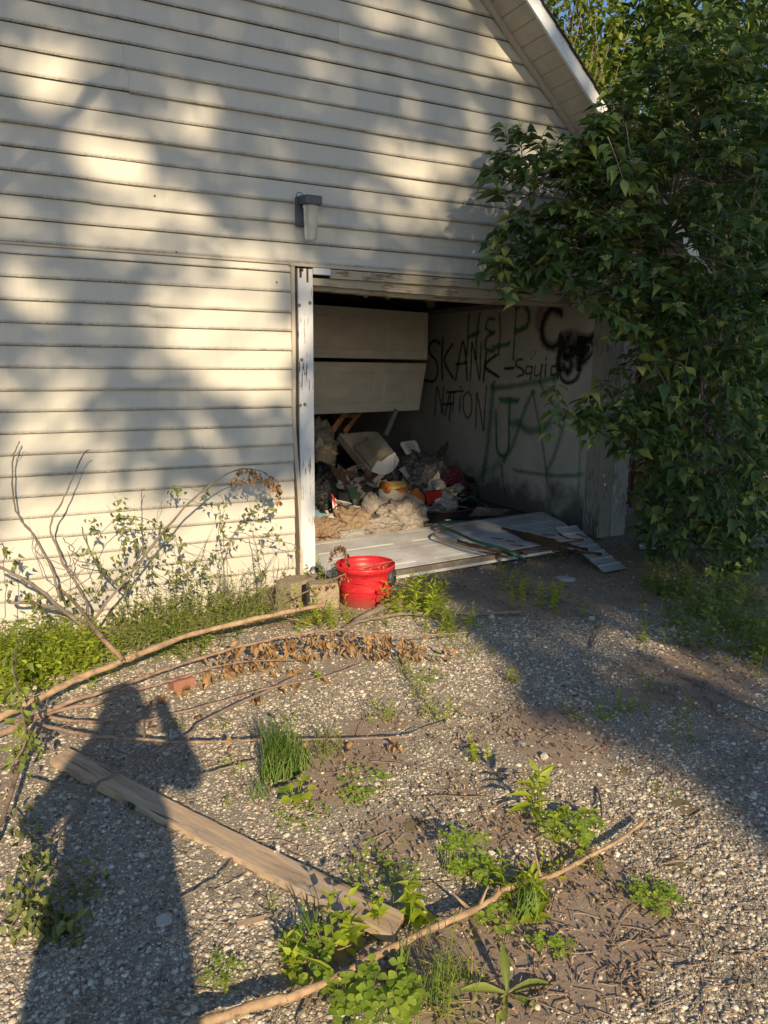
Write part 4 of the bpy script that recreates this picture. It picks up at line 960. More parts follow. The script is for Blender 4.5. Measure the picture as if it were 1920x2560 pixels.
for i in range(8, 56, 5):
    p = pts[i]; mk('bark_flake', MB().tube([p+np.array([0,0,.008]), p+np.array([.012,.01,.012]), p+np.array([.03*random.random(), .025, .004])], [.003, .0012], 4), M['dead'], st)
# the big fallen branch: several stems fanning out from one crotch at the left
fb = thing('fallen_branch', 'large cut branch at left whose reddish stems fan out low across the weeds', 'branch', GG(75, 1546))
S1 = gpath([(-30,1560),(10,1544),(43,1527),(80,1512),(120,1491),(173,1464),(233,1441),(267,1427),(307,1411),(393,1377),(450,1361),(553,1337),(640,1318),(700,1306)], [.10,.14,.20,.22], 40, .003)
S2 = gpath([(77,1547),(107,1534),(157,1514),(233,1491),(300,1467),(383,1437),(450,1417),(517,1397),(570,1386),(612,1375),(674,1366),(737,1361),(799,1363),(862,1372),(915,1372),(1010,1366)], [.10,.13,.14,.16,.17,.15], 60, .003)
S3 = gpath([(80,1551),(133,1534),(200,1521),(267,1497),(333,1481),(400,1461),(483,1437),(560,1428),(650,1425)], [.09,.10,.08], 36, .003)
S4 = gpath([(87,1544),(150,1557),(233,1561),(307,1557),(383,1541),(477,1516),(553,1494),(620,1478),(700,1462),(790,1430)], [.08,.07,.05,.04], 40, .003)
S5 = gpath([(80,1564),(133,1577),(200,1589),(300,1597),(400,1604),(483,1602),(553,1599),(700,1597),(850,1593),(905,1585),(985,1555)], [.08,.10,.08,.07,.05], 46, .003)
S0 = gpath([(-40,1600),(0,1584),(27,1574),(60,1553),(80,1546)], [.08,.09], 12, .002)
S6 = gpath([(80,1546),(60,1600),(30,1690),(10,1760),(-20,1830)], [.09,.06], 16, .003)
for S_, r0, r1, m_ in ((S1,.018,.012,'stick'), (S2,.011,.003,'stem'), (S3,.010,.0025,'stem'), (S4,.008,.0025,'stem'), (S5,.008,.002,'stem'), (S0,.018,.015,'stem'), (S6,.01,.006,'stem')):
    mk('stem', MB().tube(S_, rad(len(S_), r0, r1, .13, r0*900), 8), M[m_], fb, True)
mk('twig', MB().tube(gpath([(267,1427),(215,1372),(150,1290),(75,1240),(0,1222),(-40,1215)], [.20,.3,.36,.36], 20, .003), rad(20, .012, .006), 7), M['stick'], fb, True)
g = np.random.default_rng(31); n = 0
def hang(S_, i0, i1, step, parent, mat, sz=(.045,.075), drop=(.02,.10), cnt=3):
    global n
    for i in range(i0, i1, step):
        for k in range(int(max(0, g.normal(cnt, cnt*.55)))):
            p = S_[i]+g.normal(0, .01, 3); L = g.uniform(*drop); q = p-np.array([g.normal(0,.01), g.normal(0,.01), L])
            d = np.array([g.normal(0,.3), g.normal(0,.3), -1.0]); up = np.array([g.normal(), g.normal(), .2])
            if q[2]-.03 < gh(q[0], q[1]): d[2] = -.25; q[2] = float(gh(q[0], q[1]))+.02+.02*g.random()
            leaf_obj('dead' if k % 3 else 'wilt', q, basis(d[None], up[None])[0], g.uniform(*sz), M[mat], parent, 'dead_leaf'); n += 1
hang(S2, 24, 59, 1, fb, 'dead', (.032, .058), (.0, .12), 6); hang(S3, 18, 35, 2, fb, 'dead', cnt=3); hang(S4, 14, 38, 3, fb, 'dead', cnt=2); hang(S5, 24, 44, 3, fb, 'dead', (.03, .05), (0, .04), 3)
print('dead leaves', n)
gb = thing('forked_grey_branch', 'grey forked dead branch lying across the left end of the plank', 'branch', GG(233, 1681))
for P_, z_, r0, r1 in [([(640,1462),(553,1504),(467,1544),(423,1567),(410,1584),(333,1627),(267,1661),(233,1681),(207,1697),(187,1728),(150,1775),(90,1835)], [.03,.05,.07,.055,.03], .008, .005),
                   ([(410,1584),(395,1640),(385,1665),(343,1664),(333,1637),(315,1610),(311,1560),(330,1530)], [.06,.03,.05,.10], .005, .003), ([(390,1664),(440,1672),(520,1650),(556,1642)], [.03,.03], .005, .003),
                   ([(204,1695),(160,1702),(100,1690),(60,1680)], [.04,.03], .006, .004), ([(311,1640),(250,1620),(240,1600)], [.04,.05], .004, .003), ([(240,1660),(238,1610),(250,1568),(268,1540),(278,1528)], [.05,.10,.14], .004, .003), ([(268,1540),(277,1548)], [.12,.12], .003, .0015)]:
    S_ = gpath(P_, z_, 26, .003); mk('limb', MB().tube(S_, rad(26, r0, r1, .1), 7), M['bark'], gb, True)
g = np.random.default_rng(55)
for S_, r0 in ((S1,.006),(S2,.004),(S3,.003),(S4,.003),(S5,.003)):
    for i in range(4, len(S_)-3, 5):
        d = S_[min(i+1, len(S_)-1)]-S_[i]; d /= np.linalg.norm(d); q = d*g.uniform(.3, 1)+g.normal(0, .5, 3); q[2] = abs(q[2])*.5; q /= np.linalg.norm(q); L = g.uniform(.03, .16)
        mk('side_twig', MB().tube(knobbly(curve_pts([S_[i], S_[i]+q*L*.5+g.normal(0, .01, 3), S_[i]+q*L+np.array([0,0,-.02])], 7), .003), [r0*.6, r0*.25], 5), M['stem'], fb, True)
g2 = thing('grey_ground_branch', 'long smooth grey branch lying behind the weeds in front of the red tub', 'branch', GG(850, 1330))
for P_, z_, r0, r1 in [([(640,1398),(690,1385),(760,1348),(800,1338),(870,1327),(960,1325),(1040,1326),(1125,1322)], [.02,.05,.03,.02], .007, .011), ([(735,1368),(780,1335),(815,1318),(850,1303),(862,1300)], [.03,.06,.03], .016, .022), ([(875,1300),(858,1282),(848,1268)], [.02,.05], .012, .01)]:
    S_ = gpath(P_, z_, 22, .003); mk('limb', MB().tube(S_, rad(22, r0, r1, .1), 8), M['bark'], g2, True)
TW = [([(1290,1700),(1298,1730),(1300,1765),(1292,1790)], .005, 'short crooked black twig on the bright gravel at right'), ([(800,1645),(870,1650),(950,1662),(1010,1672)], .003, 'thin dark curved twig on the middle gravel'),
      ([(915,1722),(960,1720),(1060,1722)], .003, 'thin dark straight wire like twig below the curved one'), ([(380,1945),(420,1925),(470,1895),(505,1850)], .004, 'thin bent twig under the edge of the plank'),
      ([(1540,1515),(1550,1540),(1600,1555),(1659,1580)], .007, 'crooked dark stick in the shade near the right edge'), ([(1470,1460),(1560,1500),(1659,1540)], .005, 'long dark stick in the shade above the crooked one'),
      ([(1610,1640),(1659,1638)], .005, 'pale short stick at the right edge in the shade'), ([(1275,1400),(1290,1365),(1298,1345)], .007, 'short dark stick standing out of the shaded gravel'),
      ([(740,1910),(790,1925),(830,1925)], .003, 'fine twig near the small dead weeds by the plank'), ([(700,2080),(690,2120),(640,2212)], .004, 'pale bent straw beside the near stick'),
      ([(1065,1560),(1110,1530),(1130,1500)], .002, 'wispy twig between moss dot and stones'), ([(1180,1690),(1120,1670),(1150,1710),(1170,1760)], .003, 'hooked brown twig beside the tall pointed weed')]
for P_, r_, lab in TW: tag(mk('twig', MB().tube(gpath(P_, [.008,.02,.01], 14, .002), rad(14, r_, r_*.6), 5), M['twig'], None, True), lab, 'twig')
tag(mk('wood_scrap', MB().beam(G(512, 1998, .012), G(570, 1985, .012), .022, .008), M['board']), 'small pale wood splinter beside the shadow below the plank', 'wood scrap')
tag(mk('wood_scrap', MB().beam(G(520, 1978, .008), G(524, 1950, .008), .018, .006), M['board']), 'tiny upright wood chip above the pale splinter', 'wood scrap')
tag(mk('wood_scrap', MB().beam(G(815, 1996, .015), G(848, 2026, .012), .03, .012), M['board']), 'broken grey board end at the foot of the long plank', 'wood scrap')
p = GG(393, 1485); tag(mk('brick', MB().obox(p+np.array([0,0,.022]), (.052,.012,0), (-.008,.03,0), (0,0,.026)), M['redstone'], bevel=.003), 'broken brown brick piece among the fallen stems', 'brick')
def block(A0, w_, d_, h_, yaw, label, seed):
    b = MB(); nx2 = 7; rr = np.random.default_rng(seed); c, s = cos(yaw), sin(yaw); import bmesh
    bm = bmesh.new(); bmesh.ops.create_cube(bm, size=1); bmesh.ops.subdivide_edges(bm, edges=bm.edges[:], cuts=5, use_grid_fill=True)
    for v in bm.verts:
        q = Vector((v.co.x*w_, v.co.y*d_, v.co.z*h_)); e = sum(abs(a) > .49 for a in v.co)
        q *= (1-.02*(e >= 2)-.04*(e >= 3)); nn = mnoise.noise(q*14+Vector((seed, 0, 0)))*.006; q += Vector((nn, nn, nn*.6)); v.co = Vector((q.x*c-q.y*s, q.x*s+q.y*c, q.z))+Vector((A0[0], A0[1], A0[2]+h_/2))
    me = bpy.data.meshes.new('block'); bm.to_mesh(me); bm.free(); me.materials.append(M['block']); return tag(link('concrete_block', me), label, 'concrete block')
M['block'] = simple('rough_tan_concrete', (.40,.33,.22), (.26,.21,.14), .95, 55, bs=1, bd=.006, spot=((.12,.11,.08), 9, .66))
pb1 = GG(645, 1312, 0); block((pb1[0]+.02, pb1[1]+.12, pb1[2]-.09), .20, .16, .25, .35, 'tan concrete block leaning behind, half hidden by weeds at the jamb', 1)
pb2 = GG(705, 1318, 0); block((pb2[0], pb2[1]+.06, pb2[2]-.03), .19, .12, .20, -.15, 'tan concrete block touching the left side of the red tub', 2)

# ================================================================== RED TUB
tc = GG(785, 1312); tc = np.array([tc[0]+.065, tc[1]+.11, .0]); tub = thing('red_tub', 'cracked bright red plastic tub lying upright before the doorway', 'plastic tub', tc)
def red_mat():
    m, t, b = nmat('red_plastic'); v = coords(t, 'Object'); sp = N(t, 'ShaderNodeSeparateXYZ'); t.links.new(v, sp.inputs[0])
    n1 = noise(t, v, 9, 5, .6); ad = N(t, 'ShaderNodeMath', operation='MULTIPLY_ADD', i_1=.10); t.links.new(n1, ad.inputs[0]); t.links.new(sp.outputs[2], ad.inputs[2])
    low = ramp(t, ad.outputs[0], [(.07, .9), (.16, 0)]); scuff = ramp(t, noise(t, coords(t, 'Object', (1, 1, 5)), 18, 5, .7), [(.48, 0), (.75, .6)])
    c = mix(t, n1, (.55,.012,.02), (.42,.01,.016)); c = mix(t, scuff, c, (.66,.10,.10)); c = mix(t, low, c, (.22,.07,.05)); t.links.new(c, b.inputs['Base Color'])
    b.inputs['Roughness'].default_value = .42; bump(t, b, noise(t, v, 60, 4), .08, .002); return m
M['red'] = red_mat()
prof_o = [(.158, 0), (.162, .03), (.1725, .12), (.1735, .124), (.1725, .128), (.180, .20), (.183, .235), (.191, .238), (.192, .268), (.189, .273)]; Rn = 48; V = []; F = []; zmax = .273
def tub_pt(r, z, th, wob=1):
    w = 1+.02*sin(2*th+1)*wob*(z/.27); return (tc[0]+r*w*cos(th), tc[1]+r*w*sin(th), tc[2]+z)
allp = prof_o+[(r-.006, z) for r, z in reversed(prof_o[1:])]+[(.15, .012)]
# a wedge is broken out of the foot on the near right side
def foot_cut(th, z):
    a = (th-radians(-62)+pi) % (2*pi)-pi; lim = .075*max(0, 1-abs(a)/.55); return max(z, lim+z*.2) if z < .07 else z
for (r, z) in allp:
    for k in range(Rn):
        th = 2*pi*k/Rn; V.append(tub_pt(r, foot_cut(th, z), th))
for i in range(len(allp)-1):
    for k in range(Rn): k2 = (k+1) % Rn; F.append((i*Rn+k, i*Rn+k2, (i+1)*Rn+k2, (i+1)*Rn+k))
mk('tub_body', MB().add(V, F), M['red'], tub, True)
M['blackplastic'] = simple('black_plastic', (.02,.02,.022), (.035,.035,.035), .4, 20, bs=.1); M['greyplastic'] = simple('dark_grey_plastic', (.06,.06,.065), (.04,.04,.045), .45, 20, bs=.1)
hd = np.array([cos(radians(-46)), sin(radians(-46)), 0]); sd = np.array([-hd[1], hd[0], 0]); ax = np.stack([sd, np.array([0,0,1.0]), hd], 1)
hc = tc+hd*.178+np.array([0,0,.195]); mk('round_plug', MB().lathe([(.001,.018),(.032,.018),(.037,.008),(.044,.008),(.048,.018),(.053,.015),(.055,0),(.055,-.014)], hc, 24, ax), M['greyplastic'], tub, True)
def crack(p0s, w=.0022):
    pts = [np.array(tub_pt(.1745 if z < .2 else .181, z, radians(a), 1))+np.array([cos(radians(a)), sin(radians(a)), 0])*.003 for a, z in p0s]; return MB().tube(curve_pts(pts, 16), [w]*16, 4)
mk('crack', crack([(-150,.185),(-138,.180),(-128,.178),(-118,.177)]), M['blackplastic'], tub); mk('crack', crack([(-90,.055),(-78,.066),(-60,.068),(-42,.066)], .0016), M['blackplastic'], tub)

# ================================================================== FALLEN DOOR PANEL ON THE THRESHOLD
M['panelwhite'] = simple('grimy_white_steel', (.66,.67,.66), (.46,.45,.43), .5, 3, (1,1,1), .1, spot=((.12,.09,.06), 12, .68))
M['rotwood'] = simple('dark_rotten_wood', (.05,.032,.022), (.11,.07,.045), .95, 30, (1,1,1), .9, .01)
M['edgewood'] = simple('damp_door_edge', (.20,.17,.13), (.12,.10,.08), .8, 20)
fp = thing('fallen_door_panel', 'white panelled garage door sections lying flat across the threshold', 'garage door', (3.1, .1, .08))
BL, BR = (1.99, .60, .07), (4.66, .70, .12); ML, MR = (1.99, .10, .075), (4.46, .14, .135); FL, FR = (1.975, -.42, .055), (4.20, -.40, .13)
door_section('door_section', BL, BR, MR, ML, M['panelwhite'], fp, 3, .04, raised=.0035)
o2 = door_section('door_section', (1.985, .094, .076), (4.455, .132, .136), FR, FL, M['panelwhite'], fp, 3, .04, raised=.0035)
mk('bottom_rail', MB().beam((1.97, -.445, .030), (4.18, -.425, .095), .045, .055), M['edgewood'], fp, bevel=.004)
mk('weather_strip', MB().beam((1.97, -.475, .012), (4.1, -.452, .07), .012, .02), M['panelwhite'], fp)
g = np.random.default_rng(77)
def sliver(a, b, w_, mat, par, h_=.02):
    a = np.array(a, float); b = np.array(b, float); d = b-a; sd = np.cross(d, [0,0,1]); sd /= np.linalg.norm(sd); m = 12; V = []; F = []
    for i in range(m+1):
        t = i/m; ww = w_*(sin(pi*min(1, t*1.15+.04))**.6)*g.uniform(.75, 1.2); c = a+d*t
        V += [c-sd*ww*.5, c+np.array([0,0,h_*g.uniform(.6, 1.2)]), c+sd*ww*.5, c-np.array([0,0,.003])]
    for i in range(m):
        for k in range(4): F.append((i*4+k, i*4+(k+1) % 4, (i+1)*4+(k+1) % 4, (i+1)*4+k))
    F += [(0,1,2,3), tuple(m*4+k for k in (3,2,1,0))]; return mk('rotten_wood_strip', MB().add(V, F), mat, par)
for (a, b, w_) in [((988,1170),(1110,1200),.045), ((1085,1142),(1200,1170),.10), ((1100,1148),(1240,1195),.12), ((1150,1160),(1270,1190),.09), ((1040,1190),(1130,1196),.06), ((1170,1185),(1300,1200),.05)]:
    sliver(G(*a, .12), G(*b, .145), w_, M['rotwood'], fp)
for k in range(24):
    px, py = g.uniform(1060, 1240), g.uniform(1150, 1195); a = G(px, py, .135); b = G(px+g.uniform(12, 40), py+g.uniform(-4, 12), .137); 
    mk('splinter', MB().beam(a, b+np.array([0,.002,0]), .008, .006), M['rotwood'], fp)
# ribbed strip sliding off the panel towards the shrub
rs_ = thing('ribbed_strip', 'pale ribbed metal strip sloping off the fallen panel to the ground at right', 'metal strip', (4.2, -.6, .05))
c0, c1 = G(1245, 1136, .16), G(1355, 1228, .02); s0, s1 = G(1200, 1141, .17), G(1306, 1237, .02); nr = 7
M['strip'] = simple('grey_blue_metal', (.42,.46,.47), (.34,.37,.38), .45, 8, bs=.1)
for k in range(nr):
    t0, t1 = k/nr, (k+.93)/nr; lerp = lambda a, b, t: a+(b-a)*t; prof = [(0, 0), (.10, .012), (.2, .004), (.85, .0), (1, .004)]
    V = []; 
    for tt, h in prof:
        t = t0+(t1-t0)*tt; V += [lerp(s0, s1, t)+np.array([0,0,h-.012*sin(pi*t)]), lerp(c0, c1, t)+np.array([0,0,h-.012*sin(pi*t)])]
    V += [np.array(v_)-np.array([0,0,.004]) for v_ in V]; m = len(prof); F = []
    for i in range(m-1): F += [(2*i, 2*i+1, 2*i+3, 2*i+2), (2*m+2*i, 2*m+2*i+2, 2*m+2*i+3, 2*m+2*i+1), (2*i, 2*i+2, 2*m+2*i+2, 2*m+2*i), (2*i+1, 2*m+2*i+1, 2*m+2*i+3, 2*i+3)]
    F += [(0, 2*m, 2*m+1, 1), (2*m-2, 2*m-1, 4*m-1, 4*m-2)]; mk('rib', MB().add(V, F), M['strip'], rs_)
a = G(1400, 1185, .02); tag(mk('board_scrap', MB().obox(a+np.array([.08,.0,.02]), (.13,-.06,0), (.035,.05,.01), (0,0,.008)), M['strip']), 'grey flat board scrap half under the shrub right of the doorway', 'board')

# ================================================================== RUBBISH HEAP INSIDE THE DOORWAY
ZO = (665.3, 881.4)
def H(zx, zy, Y): return W(ZO[0]+zx*.25, ZO[1]+zy*.25, Y)
def lump(name, c, r, seed, mat, amp=.3, freq=2.2, label=None, cat=None, par=None, ridge=.0, sub=4, axes=None, group=None, flat0=None):
    import bmesh
    bm = bmesh.new(); bmesh.ops.create_icosphere(bm, subdivisions=sub, radius=1); off = Vector((seed*3.7, seed*1.9, seed*.6))
    for v in bm.verts:
        n = v.co.normalized(); k = 1+amp*mnoise.noise(n*freq+off)+amp*.5*mnoise.noise(n*freq*2.3+off)+amp*.28*mnoise.noise(n*freq*5+off)
        if ridge: k += ridge*(.5-abs(mnoise.noise(n*freq*1.7+off*2)))*1.2+ridge*.5*(.5-abs(mnoise.noise(n*freq*4+off)))
        q = Vector((n.x*r[0], n.y*r[1], n.z*r[2]))*k
        q = q+Vector((float(c[0]), float(c[1]), float(c[2])))
        if flat0 is not None: q.z = max(q.z, flat0)
        v.co = q
    me = bpy.data.meshes.new(name); bm.to_mesh(me); bm.free(); me.materials.append(mat); me.polygons.foreach_set('use_smooth', [True]*len(me.polygons))
    o = link(name, me, par)
    if label: tag(o, label, cat, group)
    return o
def fluff(name, c1, c2, c3):
    m, t, b = nmat(name); v = coords(t, 'Object'); n1 = noise(t, v, 6, 5, .6, .5); n2 = noise(t, v, 45, 8, .75, 1.0)
    c = mix(t, ramp(t, n1, [(.35, 0), (.6, 1)]), c1, c2); c = mix(t, ramp(t, n2, [(.35, .75), (.55, 0)]), c, c3); t.links.new(c, b.inputs['Base Color']); b.inputs['Roughness'].default_value = 1
    b.inputs['Specular IOR Level'].default_value = .05; b1 = N(t, 'ShaderNodeBump', i_Strength=1.0, i_Distance=.018); t.links.new(n2, b1.inputs['Height']); t.links.new(b1.outputs[0], b.inputs['Normal']); return m
M['fluffbrown'] = fluff('brown_insulation_wool', (.30,.19,.115), (.38,.28,.19), (.16,.11,.08)); M['fluffgrey'] = fluff('grey_insulation_wool', (.32,.28,.235), (.42,.37,.32), (.22,.18,.15))
M['fluffwhite'] = fluff('whitish_insulation_wool', (.50,.48,.44), (.40,.37,.33), (.28,.25,.22)); M['cardboard'] = simple('brown_cardboard', (.17,.09,.055), (.11,.06,.04), .9, 5, bs=.2)
M['foamslab'] = simple('stained_foam_slab', (.40,.36,.30), (.28,.24,.19), .9, 7, bs=.5, spot=((.12,.09,.06), 10, .62)); M['foamwhite'] = simple('white_foam', (.66,.66,.64), (.58,.58,.56), .9, 120, bs=.8)
M['whiteplastic'] = simple('white_plastic', (.62,.62,.60), (.5,.5,.48), .45, 10, bs=.1); M['orangewood'] = simple('orange_timber', (.34,.17,.07), (.22,.11,.05), .8, 10, (6,6,1)); M['greywood'] = simple('grey_timber', (.30,.30,.29), (.2,.2,.19), .8, 10, (6,6,1))
M['bag'] = simple('black_bin_bag', (.012,.012,.013), (.02,.02,.02), .25, 14, (1,1,3), .9, .012, spec=.6); M['crumple'] = simple('dark_crumpled_plastic', (.07,.065,.06), (.14,.13,.12), .4, 14, bs=.8, bd=.01, spec=.5)
M['rag'] = simple('beige_rags', (.34,.29,.22), (.20,.17,.13), .95, 12, (1,1,4), .9, .015); M['paper'] = simple('soiled_paper', (.46,.42,.34), (.34,.30,.24), .85, 8, bs=.2); M['envelope'] = simple('grey_mailer', (.36,.34,.30), (.28,.26,.23), .7, 8, bs=.2)
M['yellow'] = simple('yellow_cover', (.62,.42,.14), (.52,.34,.10), .6, 12, bs=.1); M['orange'] = simple('orange_cover', (.55,.22,.05), (.45,.14,.04), .6, 30, bs=.1); M['redcard'] = simple('red_carton', (.48,.04,.03), (.38,.03,.02), .55, 12, bs=.1)
M['bluefoam'] = simple('pale_blue_board', (.22,.40,.45), (.18,.33,.38), .7, 6, bs=.1); M['greencover'] = simple('green_cover', (.05,.12,.07), (.09,.15,.07), .6, 12, bs=.1); M['hose'] = simple('green_garden_hose', (.02,.10,.075), (.015,.075,.055), .35, 20, bs=.1)
def flowery():
    m, t, b = nmat('red_floral_cloth'); v = coords(t, 'Object'); vo = N(t, 'ShaderNodeTexVoronoi', i_Scale=32.0); t.links.new(v, vo.inputs['Vector'])
    t.links.new(ramp(t, vo.outputs['Distance'], [(.12, (.30,.16,.16)), (.22, (.18,.02,.04)), (.6, (.09,.008,.02))]), b.inputs['Base Color']); b.inputs['Roughness'].default_value = .8; return m
M['floral'] = flowery()
def slab(name, quad, th, mat, label=None, cat=None, par=None, bevel=.0, warp=0.0, group=None, seed=0):
    """a board of four 3D corners, thickness away from the viewer"""
    A, B2, C2, D2 = (np.array(q, float) for q in quad); nrm = np.cross(B2-A, D2-A); nrm /= np.linalg.norm(nrm)
    if nrm @ (CAMP-A) < 0: nrm = -nrm
    m = 8; V = []; F = []; r = np.random.default_rng(seed+5)
    for side in (0, 1):
        for i in range(m+1):
            for k in range(m+1):
                u_, v_ = i/m, k/m; p = (A*(1-u_)+B2*u_)*(1-v_)+(D2*(1-u_)+C2*u_)*v_
                edge = (i in (0, m))+(k in (0, m)); p = p+nrm*warp*(sin(u_*3.3+seed)*cos(v_*2.9+seed)+.3*sin(u_*9+seed*2))
                if edge and warp: p = p+(A-C2)/np.linalg.norm(A-C2)*warp*.3*sin(i*2.1+k*1.7+seed)
                V.append(p-nrm*th*side)
    W_ = (m+1)**2
    for i in range(m):
        for k in range(m):
            a = i*(m+1)+k; F.append((a, a+1, a+m+2, a+m+1)); F.append((W_+a, W_+a+m+1, W_+a+m+2, W_+a+1))
    ring = [i*(m+1) for i in range(m+1)]+[m*(m+1)+k for k in range(1, m+1)]+[i*(m+1)+m for i in range(m-1, -1, -1)]+[k for k in range(m-1, 0, -1)]
    for i in range(len(ring)): a, b2 = ring[i], ring[(i+1) % len(ring)]; F.append((a, b2, W_+b2, W_+a))
    o = mk(name, MB().add(V, F), mat, par)
    if label: tag(o, label, cat, group)
    return o
# sagging mound that everything lies on
lump('rubbish_mound', (2.85, 2.0, .0), (1.05, 1.05, .30), 3, simple('dim_mixed_rubbish', (.09,.075,.06), (.17,.14,.11), .9, 9, bs=.9, bd=.02), .25, 2.5, 'low dark mound of compacted rubbish under the loose things', 'rubbish', ridge=.35, sub=5, flat0=.013)
lump('insulation_pile', H(380, 985, .86)+np.array([0,.06,-.03]), (.19, .17, .13), 1, M['fluffbrown'], .35, 2.0, 'rusty brown insulation wool just behind the white panel at left', 'insulation', ridge=.25, sub=5, group='clumps of insulation wool')
lump('insulation_pile', H(830, 960, .92)+np.array([0,.08,-.02]), (.22, .18, .155), 2, M['fluffgrey'], .38, 2.3, 'largest lumpy grey beige insulation clump in the middle of the heap front', 'insulation', ridge=.3, sub=5, group='clumps of insulation wool')
lump('insulation_pile', H(600, 1030, .78)+np.array([0,.06,-.02]), (.24, .12, .085), 9, M['fluffgrey'], .35, 2.6, 'flat insulation clump bridging the brown and the largest clump', 'insulation', ridge=.3, sub=5, group='clumps of insulation wool')
lump('insulation_pile', H(160, 1060, .74)+np.array([0,.06,-.02]), (.13, .11, .10), 4, M['fluffbrown'], .4, 2.4, 'dark brown wool clump against the white jamb', 'insulation', ridge=.3, sub=5, group='clumps of insulation wool')
lump('insulation_pile', H(400, 1095, .69)+np.array([0,.03,-.01]), (.13, .07, .045), 5, M['fluffwhite'], .4, 2.8, 'small white tuft of wool touching the white panel', 'insulation', ridge=.3, sub=4, group='clumps of insulation wool')
lump('insulation_pile', H(1240, 1010, .93)+np.array([0,.05,-.01]), (.30, .10, .055), 6, M['fluffwhite'], .4, 3.4, 'long thin whitish wool strip along the back edge of the panel', 'insulation', ridge=.35, sub=5, group='clumps of insulation wool')
lump('insulation_pile', H(560, 860, 1.05)+np.array([0,.05,0]), (.07, .07, .11), 7, M['fluffgrey'], .45, 2.4, 'upright grey wool chunk beside the grey mailer', 'insulation', ridge=.35, group='clumps of insulation wool')
lump('insulation_pile', H(1180, 800, 1.2)+np.array([0,.05,0]), (.13, .09, .075), 8, M['fluffwhite'], .45, 2.6, 'pale fluffy wool on the rim of the black tub', 'insulation', ridge=.3, group='clumps of insulation wool')
lump('insulation_pile', H(1240, 850, 1.12)+np.array([0,.04,0]), (.09, .06, .06), 11, M['fluffwhite'], .35, 2.0, 'smooth white wool lump hanging into the black tub', 'insulation', ridge=.2, group='clumps of insulation wool')
# cardboard: a large soft sheet bent into a tub round the slabs
cb = MB(); V = []; F = []; m = 28; cc = H(530, 520, 1.9)+np.array([0,.10,0])
for i in range(m+1):
    t = radians(175)+radians(195)*i/m; rr = .46+.03*sin(i*.9)
    for k, z_ in enumerate((-.30, -.18, -.08, .00+.03*sin(i*.9+1)+.34*abs((i/m-.42)*1.7)**2.2)):
        f_ = 1+.05*k-.03*(k == 3)*sin(i*1.3); V.append((cc[0]+rr*f_*cos(t)*1.05, cc[1]+rr*f_*.62*sin(t), cc[2]+z_))
for i in range(m):
    for k in range(3): F.append((i*4+k, (i+1)*4+k, (i+1)*4+k+1, i*4+k+1))
cbo = mk('cardboard_box', cb.add(V, F), M['cardboard'], None, True); sm = cbo.modifiers.new('thick', 'SOLIDIFY'); sm.thickness = .012; tag(cbo, 'sagging round brown cardboard box holding dirty foam slabs', 'cardboard box')
slab('foam_slab', [H(270, 225, 1.98), H(600, 200, 2.02), H(740, 380, 1.80), H(545, 545, 1.62)], .09, M['foamslab'], 'large stained off white foam slab tilted in the cardboard box', 'foam slab', warp=.012, seed=1)
slab('foam_slab', [H(405, 330, 1.80), H(525, 272, 1.86), H(700, 385, 1.70), H(560, 520, 1.62)], .03, simple('tan_stained_foam', (.30,.25,.19), (.22,.18,.13), .9, 9, bs=.4), 'smaller tan square resting on the large foam slab', 'foam slab', warp=.008, seed=2)
q_ = [H(x_, y_, 1.60) for x_, y_ in [(545,548),(600,455),(640,462),(690,420),(752,382),(792,452),(770,500),(735,545),(690,572),(625,578)]]
tag(mk('torn_foam', MB().prism(q_, (0, 1, 0), .03), M['foamwhite'], bevel=.004), 'bright white torn foam piece in front of the stained slab', 'foam piece')
slab('paper_bundle', [H(150, 470, 1.45), H(330, 560, 1.38), H(330, 720, 1.30), H(190, 650, 1.38)], .07, M['cardboard'], 'brown bundle of folded papers left of the cardboard box', 'paper bundle', warp=.015, seed=3)
slab('notebook', [H(165, 560, 1.30), H(300, 640, 1.26), H(310, 700, 1.24), H(195, 690, 1.28)], .02, M['paper'], 'tattered beige notebook on the brown paper bundle', 'notebook', warp=.01, seed=4)
slab('notebook', [H(255, 480, 1.46), H(345, 590, 1.40), H(375, 660, 1.36), H(300, 600, 1.42)], .02, M['paper'], 'worn open notebook edge behind the paper bundle', 'notebook', warp=.02, seed=14)
slab('magazine', [H(345, 700, 1.26), H(425, 670, 1.30), H(460, 790, 1.20), H(400, 840, 1.16)], .012, M['greencover'], 'dark green magazine standing among papers', 'magazine', warp=.006, seed=5)
for q, (a_, b_, c_, d_, Y, lab) in enumerate([((455,735),(515,725),(510,780),(465,800),1.2,'white crumpled paper right of the green magazine'), ((370,840),(450,850),(440,880),(380,875),1.08,'greenish torn paper scrap under the magazine'), ((95,240),(190,410),(150,450),(60,330),1.7,'folded paper sheet among the rags'), ((1060,640),(1130,530),(1140,600),(1120,690),1.5,'thin translucent plastic sheet by the floral cloth'), ((440,690),(500,735),(470,750),(430,720),1.25,'creased white leaflet behind the crumpled paper')]):
    slab('paper_sheet', [H(*a_, Y), H(*b_, Y+.03), H(*c_, Y), H(*d_, Y-.03)], .006, M['paper'], lab, 'paper', warp=.015, seed=20+q, group='loose papers in the heap')
lump('rag_pile', H(110, 380, 1.75)+np.array([0,.1,0]), (.17, .15, .26), 12, M['rag'], .25, 3.0, 'beige stringy rag pile against the left jamb', 'rags', ridge=.3, sub=5)
lump('bin_bag', H(110, 740, 1.25)+np.array([0,.08,0]), (.17, .16, .25), 13, M['bag'], .18, 2.2, 'shiny black bin bag against the left jamb', 'bin bag', ridge=.22, sub=5)
